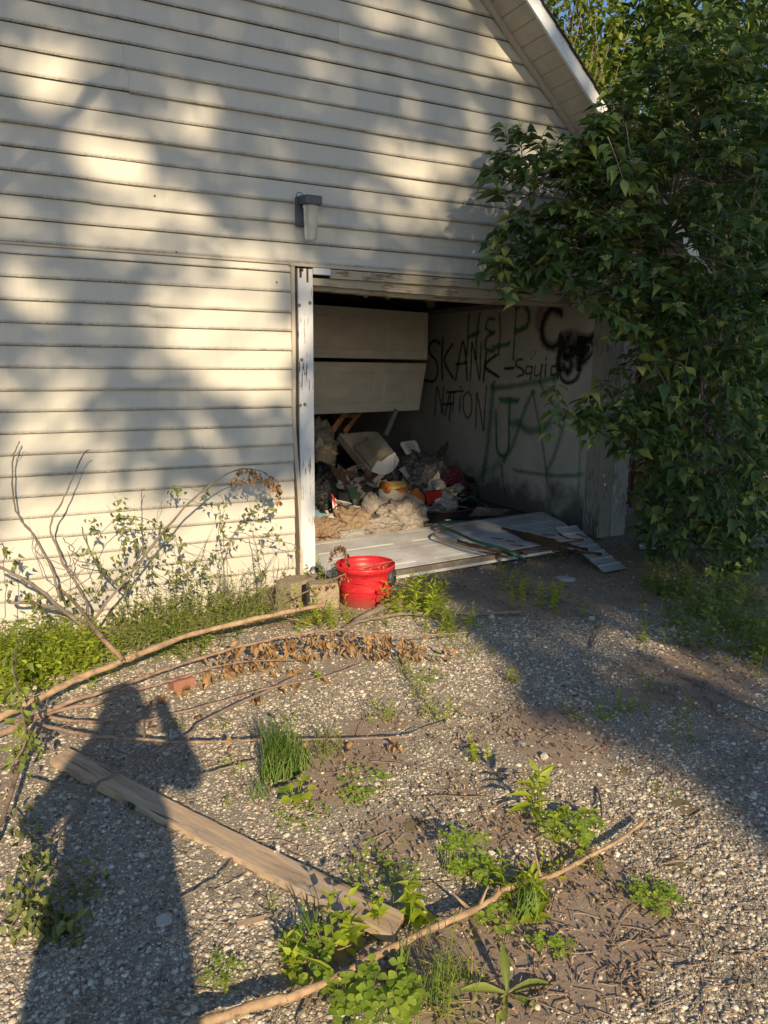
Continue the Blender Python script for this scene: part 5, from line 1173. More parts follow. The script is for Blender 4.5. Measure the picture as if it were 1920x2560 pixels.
lump('crumpled_bag', H(1000, 600, 1.7)+np.array([0,.1,-.03]), (.27, .2, .22), 14, M['crumple'], .25, 2.4, 'dark translucent crumpled bag under the white basket', 'plastic bag', ridge=.4, sub=5)
lump('floral_bag', H(1235, 640, 1.62)+np.array([0,.08,0]), (.20, .12, .13), 15, M['floral'], .3, 3.0, 'dark red cloth bag with pale flowers by the inner wall', 'cloth bag', ridge=.2, sub=5)
lump('cloth_heap', H(1420, 640, 2.1)+np.array([0,.1,-.1]), (.35, .2, .14), 16, M['bag'], .25, 2.4, 'low dark cloth heap along the inner wall', 'cloth', ridge=.25)
lump('cloth_heap', H(500, 820, 1.2)+np.array([0,.12,-.05]), (.20, .12, .10), 17, M['bag'], .25, 2.4, 'black cloth bundle in front of the cardboard box', 'cloth', ridge=.3)
# laundry basket: slotted wall
lb = thing('laundry_basket', 'white slotted plastic laundry basket poking up behind the box', 'basket', H(880, 380, 1.95)); A = H(800, 300, 2.0); B3 = H(925, 285, 1.95); C3 = H(980, 435, 1.85); D3 = H(895, 455, 1.9)
gp = lambda u_, v_: (A*(1-u_)+B3*u_)*(1-v_)+(D3*(1-u_)+C3*u_)*v_
for i in range(7): mk('bar', MB().beam(gp(i/6, .04), gp(i/6, .72), .012 if i not in (0, 6) else .03, .008, (0, 1, .3)), M['whiteplastic'], lb)
for i in range(5): mk('bar', MB().beam(gp(0, .04+i*.17), gp(1, .04+i*.17), .010 if i else .035, .009, (0, 1, .3)), M['whiteplastic'], lb)
slab('basket_base', [gp(0, .72), gp(1, .72), gp(1, 1), gp(0, 1)], .02, M['whiteplastic'], par=lb)
# books and cartons on the grey mailer
slab('grey_mailer', [H(665, 700, 1.30), H(900, 790, 1.26), H(1000, 800, 1.22), H(900, 900, 1.10), ][:3]+[H(610, 790, 1.12)], .03, M['envelope'], 'large grey padded mailer in the middle of the heap', 'mailer', warp=.01, seed=6)
slab('padded_envelope', [H(610, 700, 1.24), H(870, 720, 1.22), H(1010, 830, 1.12), H(620, 880, 1.08)], .035, M['envelope'], 'creased grey envelope front with printed lines below the yellow books', 'mailer', warp=.008, seed=7)
for i in range(6): a = H(830+i*11, 752+i*4, 1.17); b = H(826+i*11, 800+i*4, 1.13); mk('print_bar', MB().beam(a-np.array([0,.006,0]), b-np.array([0,.006,0]), .003, .002, (0,1,0)), M['blackplastic'], bpy.data.objects['padded_envelope'])
def book(quad, th, mat, label, cat='book', group='books on the heap', seed=0):
    o = slab('book', quad, th, mat, label, cat, warp=.003, seed=seed, group=group); nq = [np.array(q)+np.array([0, .006, -th*.2]) for q in quad]; 
    slab('pages', [q+(sum(nq)/4-q)*.03+np.array([0,0,-th*.35]) for q in nq], th*.5, M['paper'], par=o, seed=seed); return o
book([H(690, 635, 1.36), H(840, 632, 1.34), H(850, 660, 1.27), H(800, 705, 1.22), ][:3]+[H(655, 700, 1.22)], .03, M['yellow'], 'yellow paperback lying open on the grey mailer', seed=8)
lump('rolled_magazine', H(665, 685, 1.24), (.035, .12, .055), 18, M['orange'], .1, 1.5, 'curled orange magazine at the left end of the books', 'magazine')
book([H(790, 690, 1.26), H(865, 688, 1.24), H(868, 722, 1.20), H(780, 725, 1.20)], .02, M['orange'], 'small orange book right of the yellow paperback', seed=9)
book([H(930, 685, 1.30), H(1012, 760, 1.26), H(1008, 800, 1.16), H(888, 735, 1.18)], .035, M['orange'], 'brown and orange thick book leaning on the red carton', seed=10)
rc = slab('red_carton', [H(1012, 715, 1.26), H(1155, 705, 1.24), H(1160, 745, 1.18), H(1035, 818, 1.12)], .05, M['redcard'], 'red carton with a small white label', 'carton', warp=.004, seed=11)
slab('carton_label', [H(1103, 688, 1.17), H(1143, 680, 1.165), H(1146, 702, 1.162), H(1106, 708, 1.165)], .003, M['foamwhite'], par=rc)
tag(mk('grey_bowl', MB().lathe([(.001,.09),(.03,.088),(.07,.065),(.09,.02),(.093,0),(.088,0)], H(1120, 690, 1.45), 20), M['envelope'], None, True), 'grey upturned bowl beside the floral bag', 'bowl')
pdd = H(290, 835, 1.02); tag(mk('white_dish', MB().lathe([(.001,-.01),(.05,-.006),(.085,.018),(.09,.02),(.088,.026),(.05,.004),(.001,0)], pdd, 24, basis(np.array([[.3,.2,1.]]), np.array([[0,1.,0]]))[0][:, [0, 2, 1]]), M['whiteplastic'], None, True), 'white dish on edge beside the black bag', 'dish')
slab('red_ribbon', [H(195, 735, 1.02), H(215, 750, 1.0), H(262, 850, .97), H(235, 860, .97)], .004, M['redcard'], 'red and white paper strip on the white dish', 'paper strip', warp=.006)
slab('pink_paper', [H(205, 760, 1.03), H(245, 790, 1.0), H(250, 870, .96), H(215, 880, .96)], .005, M['foamwhite'], 'white folded carton edge behind the red strip', 'carton', warp=.006)
tag(mk('bent_wire', MB().tube([H(215,890,.93), H(225,865,.93), H(290,820,.93), H(310,855,.93), H(352,878,.93)], .005, 5), M['blackplastic']), 'black bent wire in front of the white dish', 'wire')
slab('blue_board', [H(50, 880, .98), H(80, 878, 1.0), H(195, 935, .92), H(50, 1025, .80)], .02, M['bluefoam'], 'pale blue foam board corner against the left jamb', 'foam board', seed=12)
slab('blue_board', [H(1000, 828, 1.18), H(1100, 870, 1.14), H(1255, 990, 1.02), H(955, 935, 1.05)], .02, M['bluefoam'], 'pale blue foam board between the wool and the black tub', 'foam board', seed=13)
# timbers leaning behind
for (a_, b_, w_, mt, lab) in [((120,330,2.2),(330,30,2.5),.055,'orangewood','orange timber leaning left under the loose door'), ((310,210,2.6),(450,30,2.7),.05,'orangewood','second orange timber behind the first'), ((300,75,2.5),(410,60,2.6),.03,'orangewood','short crosspiece between the orange timbers'), ((670,235,2.3),(765,15,2.4),.045,'greywood','narrow grey slat leaning behind the foam slab'), ((90,150,2.6),(180,165,2.6),.04,'orangewood','small orange wood offcut deep in the dark')]:
    tag(mk('timber', MB().beam(H(*a_), H(*b_), w_, .03, (0,1,.2)), M[mt], bevel=.002), lab, 'timber')
fe = MB(); fa, fb_ = H(1100, 450, 1.9), H(1213, 290, 1.85); d_ = fb_-fa
fe.add([fa, fa+d_*.3+np.array([.05,0,-.01]), fa+d_*.7+np.array([.055,0,.0]), fb_, fa+d_*.7+np.array([-.03,0,.0]), fa+d_*.3+np.array([-.03,0,.0])]+[np.array(q)+np.array([0,.015,0]) for q in [fa, fa+d_*.3+np.array([.05,0,-.01]), fa+d_*.7+np.array([.055,0,.0]), fb_, fa+d_*.7+np.array([-.03,0,.0]), fa+d_*.3+np.array([-.03,0,.0])]],
   [(0,1,2,3,4,5),(11,10,9,8,7,6)]+[(i, (i+1) % 6, 6+(i+1) % 6, 6+i) for i in range(6)]); tag(mk('dark_blade', fe, M['rotwood']), 'dark pointed blade shaped scrap sticking up by the inner wall', 'wood scrap')
# black tub with the garden hose running out of it
bt_ = thing('black_tub', 'wide low black plastic tub right of the heap with a hose in it', 'tub', (3.9, 1.35, .013))
c_ = np.array([3.78, 1.32, .013]); mk('tub_body', MB().lathe([(.001,.012),(.40,.012),(.43,.0),(.44,.01),(.48,.15),(.50,.152),(.50,.165),(.47,.165),(.425,.03),(.001,.024)], c_, 40), M['blackplastic'], bt_, True)
hz = [H(1330, 800, 1.15)+np.array([0,0,.0]), H(1420, 770, 1.25), H(1500, 850, 1.1), H(1560, 960, .95), G(950,1130,.16), G(985,1150,.16), G(1030,1170,.165), G(1085,1185,.17), G(1115,1200,.15), G(1135,1212,.03)]
hs = thing('garden_hose', 'dark green garden hose looping from the black tub over the fallen panel', 'hose', hz[5]); mk('hose_run', MB().tube(curve_pts(hz, 60), .013, 8), M['hose'], hs, True)
hz2 = [H(1300,850,1.2), H(1390,870,1.1), H(1470,980,.9), G(940,1150,.145), G(975,1172,.145), G(1020,1185,.15), G(1060,1192,.15)]
mk('hose_run', MB().tube(curve_pts(hz2, 50), .009, 8), M['bark'], hs, True)
hz3 = [H(1400,800,1.3), H(1520,830,1.25), H(1580,900,1.2), H(1600,980,1.1)]; mk('hose_run', MB().tube(curve_pts(hz3, 20), .012, 8), M['hose'], hs, True)
q_ = H(1510, 835, 1.15); leaf_g = tag(link('green_leaf', mesh_of([tuple(np.array(p)@np.array([[.06,0,0],[0,.02,.0],[0,0,.06]])+q_) for p in LEAF['ovate'][0]], LEAF['ovate'][1], M['weed'])), 'fresh green leaf lying on the hose in the black tub', 'leaf')
slab('door_scrap', [G(1010,1117,.10), G(1080,1112,.16), G(1100,1100,.2), G(1030,1095,.2)], .01, M['crumple'], 'dark crumpled plastic sheet behind the fallen panel beyond the tub', 'plastic sheet', warp=.01)
p = G(1118, 1218, .02); tag(mk('purple_wrapper', MB().add([p+np.array(q)*.035 for q in [(-1,0,0),(0,-.4,.3),(1,.1,0),(.3,.5,.6),(-.5,.6,.4)]], [(0,1,4),(1,3,4),(1,2,3)]), simple('purple_foil', (.35,.28,.6), None, .3)), 'small purple wrapper under the front edge of the fallen panel', 'wrapper')

# ================================================================== WALL LAMP
lp = thing('wall_lamp', 'grey outdoor wall lamp with a clear ribbed jar above the doorway', 'wall lamp', (1.90, -.02, 2.5))
M['lampgrey'] = simple('slate_grey_cast_metal', (.085,.10,.125), (.065,.08,.10), .5, 30, bs=.15)
mk('back_plate', MB().box((1.845, -.042, 2.435), (1.955, -.017, 2.625)), M['lampgrey'], lp, bevel=.008)
mk('hood', MB().prism([(1.86, -.035, 2.63), (1.975, -.035, 2.63), (1.985, -.17, 2.615), (1.865, -.17, 2.615)], (0,0,-1), .058), M['lampgrey'], lp, bevel=.010)
def glass_mat():
    m, t, b = nmat('cloudy_clear_jar'); b.inputs['Base Color'].default_value = (.75,.75,.70,1); b.inputs['Roughness'].default_value = .22; b.inputs['Transmission Weight'].default_value = .55; b.inputs['IOR'].default_value = 1.3
    bump(t, b, noise(t, coords(t, 'Object', (60, 60, 1)), 3, 2), .3, .003); return m
M['jar'] = glass_mat(); jc = (1.925, -.105, 2.56)
V = []; F = []; prof = [(.052,0),(.054,-.012),(.048,-.018),(.047,-.10),(.040,-.205),(.036,-.215),(.001,-.217)]; n_ = 40
for (r_, z_) in prof:
    for k in range(n_): a_ = 2*pi*k/n_; rr = r_*(1+(.025 if -.21 < z_ < -.015 else 0)*(1 if k % 2 else -1)); V.append((jc[0]+rr*cos(a_), jc[1]+rr*sin(a_), jc[2]+z_))
for i in range(len(prof)-1):
    for k in range(n_): F.append((i*n_+k, i*n_+(k+1) % n_, (i+1)*n_+(k+1) % n_, (i+1)*n_+k))
mk('jar', MB().add(V, F), M['jar'], lp, True); mk('bulb', MB().lathe([(.001,-.13),(.02,-.12),(.028,-.09),(.016,-.05),(.014,-.01)], jc, 14), M['whiteplastic'], lp, True)
mk('collar', MB().lathe([(.055,.006),(.055,-.004)], jc, 30), M['lampgrey'], lp); mk('wire_bail', MB().tube([(1.858,-.03,2.60),(1.846,-.05,2.635),(1.853,-.05,2.648),(1.885,-.05,2.646),(1.895,-.05,2.632)], .0025, 5), M['blackplastic'], lp)
mk('screw', MB().lathe([(.007,0),(.007,.006),(.001,.007)], (1.848, -.03, 2.455), 8, [[1,0,0],[0,0,-1],[0,1,0]]), M['blackplastic'], lp)

# the many small scraps strewn through the heap
g = np.random.default_rng(404); SC = []
MS = [M['paper'], M['envelope'], M['cardboard'], M['crumple'], M['rag'], M['bag'], M['foamslab'], M['greywood'], M['fluffgrey'], M['foamwhite']]
MW = ['off white paper', 'grey paper', 'brown card', 'dark plastic', 'beige rag', 'black plastic', 'dirty foam', 'grey wood', 'grey wool', 'white foam']
LMK = [((110,740),'near the shiny black bin bag'), ((110,400),'near the beige rag pile'), ((530,560),'on the sagging cardboard box'), ((250,620),'by the brown paper bundle'), ((290,830),'around the white dish'), ((430,740),'by the dark green magazine'), ((760,800),'on the grey mailer'), ((760,670),'beside the yellow paperback'),
       ((1080,760),'beside the red carton'), ((1000,560),'on the dark crumpled bag'), ((1235,640),'by the red floral bag'), ((1180,830),'on the wool at the black tub'), ((1080,930),'by the right blue foam board'), ((830,960),'on the largest insulation clump'), ((380,980),'on the rusty brown wool'), ((120,950),'by the left blue foam board'), ((600,900),'between the wool clumps')]
def scrap_label(shape, k, zx, zy):
    w = MW[MS.index(mt)]; near = min(LMK, key=lambda q: (q[0][0]-zx)**2+(q[0][1]-zy)**2)[1]; return 'small %s scrap of %s %s' % (shape, w, near)
for k in range(150):
    zx, zy = g.uniform(80, 1300), g.uniform(520, 1010); Y = np.interp(zy, [520, 1010], [1.75, .85])+g.uniform(-.05, .1); c = H(zx, zy, Y); a = g.uniform(0, 6.28); s1, s2 = g.uniform(.02, .075), g.uniform(.015, .05)
    ex_ = np.array([cos(a), sin(a)*.6, g.normal(0, .5)])*s1; ey_ = np.cross(ex_, [g.normal(0, .3), -1, g.normal(.4, .3)]); ey_ = ey_/np.linalg.norm(ey_)*s2; mt = MS[int(g.integers(len(MS)))]
    if k % 3 == 0: lump('scrap', c, (s1*.8, s1*.6, s2*.8), 50+k, mt, .4, 2.5, scrap_label('crumpled', k, zx, zy), 'scrap', ridge=.5, sub=3, group='small scraps in the heap')
    else: slab('scrap', [c-ex_-ey_, c+ex_-ey_*g.uniform(.6, 1), c+ex_*g.uniform(.6, 1)+ey_, c-ex_+ey_], g.uniform(.002, .012), mt, scrap_label('torn flat', k, zx, zy), 'scrap', warp=.008, seed=k, group='small scraps in the heap')
for k in range(14):
    zx, zy = g.uniform(100, 1250), g.uniform(450, 900); c = H(zx, zy, 1.4+g.uniform(-.2, .3)); tag(mk('cord_scrap', MB().tube(curve_pts([c, c+g.normal(0, .06, 3), c+g.normal(0, .1, 3), c+g.normal(0, .14, 3)], 14), .0025, 5), M['blackplastic'] if k % 2 else M['paper']), ('thin black loose cord ' if k % 2 else 'thin pale loose strip ')+min(LMK, key=lambda q: (q[0][0]-zx)**2+(q[0][1]-zy)**2)[1], 'cord', 'loose cords in the heap')

# ================================================================== WEEDS, VINES, GROUND COVER
gp_ = np.random.default_rng(101)
def plant(px, py, kind, h, label, nst=3, per=10, size=.05, mat='weed', spread=.05, cat='weed', group=None, parts=True, base=None, lean=(0, 0), top=True, droop=.25, stemr=.0018, pair=True):
    """upright weed: thin stems with leaves in pairs and a rosette at the tip"""
    b0 = GG(px, py) if base is None else np.array(base, float)
    t = thing('weed', label, cat, b0, group); LPs, LDs, LUs, LSs = [], [], [], []; sb = MB()
    for s in range(nst):
        o = b0+np.array([gp_.normal(0, spread), gp_.normal(0, spread), 0]); o[2] = float(gh(o[0], o[1])) if base is None else b0[2]; hh = h*gp_.uniform(.65, 1.05); dr = np.array([gp_.normal(0, .18)+lean[0], gp_.normal(0, .18)+lean[1], 1.0])
        tp = o+dr*hh; pts = curve_pts([o-np.array([0,0,.01]), (o+tp)/2+gp_.normal(0, .006, 3), tp], 6); sb.tube(pts, [stemr, stemr*.5], 4, False)
        a0 = gp_.uniform(0, 6.28)
        for k in range(per):
            tt = .15+.85*(k//2)/max(1, (per-1)//2) if pair else .1+.9*k/(per-1)
            p = pts[0]+(pts[-1]-pts[0])*tt; i_ = min(5, int(tt*5)); p = pts[i_]+(pts[min(5, i_+1)]-pts[i_])*(tt*5-i_)
            an = a0+(k//2)*1.57+(k % 2)*pi+gp_.normal(0, .2); el = gp_.uniform(.1, .6) if tt < .85 else gp_.uniform(.5, 1.1)
            LPs.append(p); LDs.append([cos(an), sin(an), el]); LUs.append([gp_.normal(0, .2), gp_.normal(0, .2), 1]); LSs.append(size*gp_.uniform(.7, 1.15)*(1-.35*tt))
    LPs, LDs, LUs, LSs = map(np.array, (LPs, LDs, LUs, LSs)); Bq = basis(LDs, LUs, gp_.uniform(-.4, .4, len(LPs)))
    so__ = mk('stems' if nst > 1 else 'stem', sb, M['weed_dull'], t)
    if nst > 1: stuff(so__)
    if parts and len(LPs) <= 300:
        for k in range(len(LPs)): leaf_obj(kind, LPs[k], Bq[k], LSs[k], M[mat], t)
    else:
        V, F = scatter_many([(kind, LPs, Bq, LSs)]); stuff(link('leaves', np_mesh('leaves', V, F, M[mat]), t))
    return t
def clover(px, py, r, n, label, h=.05, s=.013, mat='clover', group=None):
    c = GG(px, py); t = thing('clover', label, 'clover', c, group); sb = MB(); LPs, LDs = [], []
    for k in range(n):
        a, q = gp_.uniform(0, 6.28), r*math.sqrt(gp_.random()); o = c+np.array([q*cos(a), q*sin(a), 0]); e = o+np.array([gp_.normal(0, .012), gp_.normal(0, .012), h*gp_.uniform(.5, 1.1)]); sb.tube([o, e], .0007, 3, False); a0 = gp_.uniform(0, 6.28)
        for j in range(3): LPs.append(e); LDs.append([cos(a0+j*2.09), sin(a0+j*2.09), gp_.uniform(-.1, .35)])
    LPs, LDs = np.array(LPs), np.array(LDs); U = np.tile([0, 0, 1.0], (len(LPs), 1))+gp_.normal(0, .15, (len(LPs), 3)); Bq = basis(LDs, U); S = gp_.uniform(.8, 1.2, len(LPs))*s
    stuff(mk('stems', sb, M['clover'], t)); m = min(300, len(LPs)) if s > .012 else 0
    for k in range(m): leaf_obj('clover', LPs[k], Bq[k], S[k], M[mat], t, 'leaflet')
    if len(LPs) > m: V, F = scatter_many([('clover', LPs[m:], Bq[m:], S[m:])]); stuff(link('leaflets', np_mesh('leaflets', V, F, M[mat]), t))
def grass(px, py, n, h, r, label, mat='grass', lean=(0, 0), wid=1.0, group=None):
    c = GG(px, py); t = thing('grass_tuft', label, 'grass', c, group); a = gp_.uniform(0, 6.28, n); q = r*np.sqrt(gp_.random(n)); P = np.stack([c[0]+q*np.cos(a), c[1]+q*np.sin(a)*.7, np.full(n, c[2])], -1)
    d = np.stack([gp_.normal(lean[0], .22, n), gp_.normal(lean[1], .22, n), np.ones(n)], -1); up = np.stack([np.cos(a)+.01, np.sin(a), gp_.normal(0, .3, n)], -1); S = h*gp_.uniform(.45, 1.1, n); Bq = basis(d, up)
    Bq[:, :, 0] *= wid; V, F = scatter_many([('blade', P, Bq, S)]); stuff(link('blades', np_mesh('blades', V, F, M[mat]), t))
def rosette(px, py, kind, n, size, label, mat='weed', cat='weed', el=(.3, .9), stalk=0.0, dirs=None):
    c = GG(px, py); t = thing('rosette_weed', label, cat, c); 
    for k in range(n):
        a = 2.399*k+gp_.uniform(-.2, .2); e = gp_.uniform(*el)
        if dirs: a, e = dirs[k]
        d = np.array([cos(a), sin(a), e]); d /= np.linalg.norm(d); p = c+np.array([0,0,.005])
        if stalk: 
            q = c+d*np.array([1, 1, 1.6])*stalk*gp_.uniform(.6, 1.2); mk('leaf_stalk', MB().tube([p, (p+q)/2+np.array([0,0,.005]), q], .0011, 4, False), M[mat], t); p = q; d = np.array([cos(a), sin(a), .15])
        leaf_obj(kind, p, basis(d[None], np.array([[gp_.normal(0,.15), gp_.normal(0,.15), 1.0]]))[0], size*gp_.uniform(.75, 1.15), M[mat], t)
# --- near weeds, one by one
plant(1145, 1765, 'lance', .17, 'tall weed with long pointed leaves on the bright gravel right of centre', 1, 26, .105, 'weed', .003, stemr=.0035)
rosette(1243, 1775, 'round', 2, .055, 'single round pleated leaf above the clover by the tall pointed weed', stalk=.03, el=(.8, 1.2))
clover(1222, 1815, .09, 38, 'dense clover patch between the tall pointed weed and the near stick', .07, .017); plant(1195, 1800, 'ovate', .09, 'leafy low weed mixed into the dense clover patch', 4, 8, .035, 'weed', .03)
clover(1270, 1800, .05, 16, 'loose clover sprigs right of the dense clover patch', .05, .014)
rosette(642, 1742, 'round', 11, .042, 'yellow green plant with big round leaves at the foot of the tall grass', stalk=.05, el=(.7, 2.4))
clover(650, 1765, .10, 40, 'low pale clover round the foot of the round leaved plant', .02, .009)
grass(605, 1680, 230, .25, .08, 'tallest dark green grass tuft left of the round leaved plant', wid=.55); grass(640, 1660, 60, .16, .08, 'thin pale grass just right of the tallest tuft', 'grass')
plant(612, 1640, 'lance', .22, 'lance leaved weed rising out of the tallest grass tuft', 1, 18, .075, 'weed_dull', .003)
grass(560, 1720, 36, .09, .05, 'short grass at the left foot of the tallest tuft'); plant(500, 1738, 'lance', .04, 'tiny star shaped seedling above the plank', 2, 8, .03, 'weed', .01); plant(712, 1640, 'lance', .12, 'feathery weed crossed by the lowest fallen stem', 5, 16, .03, 'weed_dull', .03)
plant(705, 1625, 'blade', .14, 'thin upright grassy weed right of the tallest tuft', 6, 8, .05, 'grass', .03); clover(785, 1700, .10, 40, 'scattered blue green clover right of the round leaved plant', .03, .012); clover(760, 1725, .05, 30, 'small tight clover clump below the scattered clover', .02, .010)
rosette(751, 2153, 'strap', 1, .13, 'single broad ribbed upright leaf at the bottom by the near stick', dirs=[(2.3, 1.35)]); rosette(745, 2165, 'strap', 3, .07, 'small strap leaves at the foot of the single ribbed leaf', el=(.5, 1.1))
rosette(1095, 2152, 'strap', 5, .135, 'plantain with five long strap leaves near the bottom edge', 'weed_dull', dirs=[(1.15, 1.9), (2.9, .6), (-.15, .25), (3.9, .12), (-1.0, .15)])
clover(815, 2200, .10, 60, 'large bright clover bed at the bottom edge', .07, .022); clover(885, 2160, .03, 8, 'three leaf clover sprigs just right of the bottom clover bed', .06, .018); clover(700, 2150, .04, 12, 'clover sprigs left of the single ribbed leaf', .06, .018)
plant(752, 2040, 'ovate', .14, 'nettle like weed in front of the right end of the plank', 3, 12, .055, 'weed', .02); plant(812, 2010, 'ovate', .09, 'second nettle like weed nearer the plank end', 2, 10, .05, 'weed', .012); plant(905, 1985, 'ovate2', .12, 'broad leaved weed just beyond the near stick and plank end', 2, 12, .065, 'weed', .012)
plant(624, 2050, 'lance', .10, 'narrow leaved weed left of the nettle like weeds', 3, 16, .04, 'weed', .03); clover(660, 2075, .07, 34, 'dark clover in the shadow of the near weeds', .04, .016); grass(670, 2030, 24, .12, .05, 'broad grass blades between narrow leaved weed and nettles', wid=2.2)
plant(638, 2118, 'ovate', .09, 'small pale broadleaf weed overlapping the near stick at left', 2, 8, .045, 'weed', .01); plant(585, 1955, 'lance', .05, 'tiny upright weed left of the plank edge', 2, 8, .02, 'weed', .01)
plant(965, 2140, 'blade', .15, 'feathery bushy green weed at the bottom left of the plantain', 12, 14, .055, 'weed', .05); grass(960, 2150, 60, .12, .08, 'grass mixed with the feathery bushy weed'); clover(482, 2110, .05, 40, 'pale tiny weed between shadow and near stick', .03, .008)
clover(820, 1905, .13, 75, 'fine leaved green cover beyond the right end of the plank', .05, .010); clover(1000, 1870, .07, 50, 'upright pale clover clump above the near stick', .10, .013); clover(1042, 1898, .05, 18, 'clover sprigs touching the near stick in the middle', .04, .018); clover(990, 1895, .04, 12, 'small clover left of the middle sprigs', .04, .015)
plant(1130, 1950, 'lance', .10, 'large leafy green clump below the near stick', 7, 12, .06, 'weed', .05); grass(1145, 1965, 80, .10, .08, 'grass blades in the large leafy clump', wid=1.6); clover(1075, 2000, .07, 26, 'clover sprigs left below the large leafy clump', .04, .015); rosette(1150, 1985, 'ovate', 7, .06, 'glossy ovate rosette in front of the large leafy clump')
clover(1415, 1948, .065, 90, 'compact bright clover mat right of the near stick', .03, .011); plant(1187, 1880, 'ovate', .05, 'small light weed above the near stick', 4, 8, .025, 'weed', .02); plant(1297, 1890, 'lance', .07, 'dark fern like sprig below the near stick', 3, 16, .018, 'weed_dull', .01, lean=(-.5, 0)); plant(1243, 1868, 'ovate', .05, 'pale broad leaf tuft touching the near stick', 2, 8, .04, 'weed', .01)
clover(1180, 2050, .04, 20, 'small clover right of the plantain', .03, .012); grass(870, 2090, 14, .10, .03, 'bent grass blades between the near stick and feathery weed', wid=2); clover(1220, 2060, .03, 12, 'tiny yellow green weed farthest right of the plantain', .02, .009); grass(1020, 2110, 12, .08, .03, 'dry pale grass sprig near the plantain', 'litter')
# --- middle distance
MID = [(823,1550,'lance',.09,7,14,.028,'weed','thick green weed row above the lowest fallen stem'), (873,1462,'lance',.10,8,12,.026,'weed_dull','tall feathery weed below the dead leaves'), (908,1508,'lance',.11,8,12,.026,'weed_dull','feathery weed left of the brown dead sprig'), (943,1552,'lance',.09,7,14,.028,'weed','bright feathery weed beside the brown dead sprig'),
       (972,1560,'blade',.07,5,8,.03,'grass','small grassy weed right of the bright feathery weed'), (1108,1475,'lance',.07,5,14,.028,'weed','round green weed tuft alone at the edge of the shade'), (1045,1640,'ovate',.06,4,10,.028,'weed','two lobed weed with a dead shadow on the bare gravel'), (1035,1615,'ovate',.05,1,6,.04,'weed','single broad leaved sprout above the two lobed weed'),
       (688,1470,'ovate',.04,3,8,.032,'weed','dark green leaves on the bare ground below the dead leaves'), (1335,1535,'ovate',.07,4,8,.035,'weed','glossy small weed in the half shade at right'), (1365,1530,'lance',.08,5,12,.03,'weed_dull','feathery dull weed right of the glossy small weed'), (1415,1490,'lance',.07,6,14,.024,'weed_dull','low feathery tuft in the shade at right'),
       (1240,1548,'ovate',.06,3,8,.025,'weed','light sprig on bright gravel left of the glossy weed'), (1465,1615,'lance',.16,2,22,.045,'weed_dull','tall grey weed with drooping leaves in the right shade'), (1272,1560,'ovate',.03,3,8,.02,'weed','tiny seedling beside the light sprig'), (1478,1530,'ovate',.10,1,14,.022,'weed','thin upright weed with tiny leaves in the right shade'),
       (983,1330,'lance',.06,2,8,.03,'weed','little bright weed by the pale stone and grey branch'), (1265,1345,'lance',.06,4,12,.022,'weed_dull','dull feathery sprig behind the pale pointed stone'), (1070,1222,'ovate',.13,2,14,.045,'weed','upright bright weed in front of the fallen panel'), (1102,1232,'lance',.05,3,8,.03,'weed_dull','small dark weed right of the one before the panel'),
       (1417,1720,'lance',.05,5,10,.016,'weed_dull','faint low weed by the moss in the half shade'), (640,1555,'lance',.05,3,8,.025,'weed_dull','small weed left of the tallest grass tip'), (480,1575,'lance',.05,4,10,.025,'weed_dull','sparse sprig among the fallen stems'), (378,1575,'lance',.05,4,10,.025,'weed_dull','dark weed in the shadow between fallen stems'), (505,1660,'clover',.03,5,6,.02,'clover','dark little weed right of the head of the plank')]
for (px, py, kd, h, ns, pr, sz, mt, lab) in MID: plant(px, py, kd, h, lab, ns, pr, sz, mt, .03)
clover(930, 1470, .09, 30, 'thin clover scatter above the feathery weeds', .03, .010); clover(1300, 1545, .05, 20, 'small clover patch left of the glossy weed', .02, .010)
# mounds of the bright lance leaved weed
plant(905, 1322, 'lance', .20, 'brightest yellow green leafy weed clump right of the red tub', 34, 18, .07, 'weed', .10, stemr=.002)
plant(980, 1362, 'lance', .13, 'yellow green weeds at the right end of the dead leaves', 24, 12, .046, 'weed', .10); plant(1020, 1410, 'lance', .06, 'low green trail running down from the yellow green weeds', 12, 10, .026, 'weed', .09)
plant(1148, 1296, 'lance', .15, 'dense green weed mound in the shade before the fallen panel', 30, 18, .048, 'weed', .13)
plant(690, 1345, 'lance', .12, 'bright green weeds in front of the concrete blocks', 26, 14, .046, 'weed', .11); plant(668, 1318, 'ovate', .20, 'taller leafy weed hiding the gap between the two blocks', 6, 14, .04, 'weed', .05); plant(745, 1345, 'lance', .08, 'small bright weeds at the foot of the red tub', 10, 12, .035, 'weed', .06); plant(820, 1355, 'lance', .05, 'low feathery green strip below the red tub', 12, 10, .022, 'weed', .07)
plant(700, 1275, 'ovate', .22, 'leafy green weed growing up the jamb behind the blocks', 9, 18, .036, 'weed', .05, base=(1.86, -.52, .02))
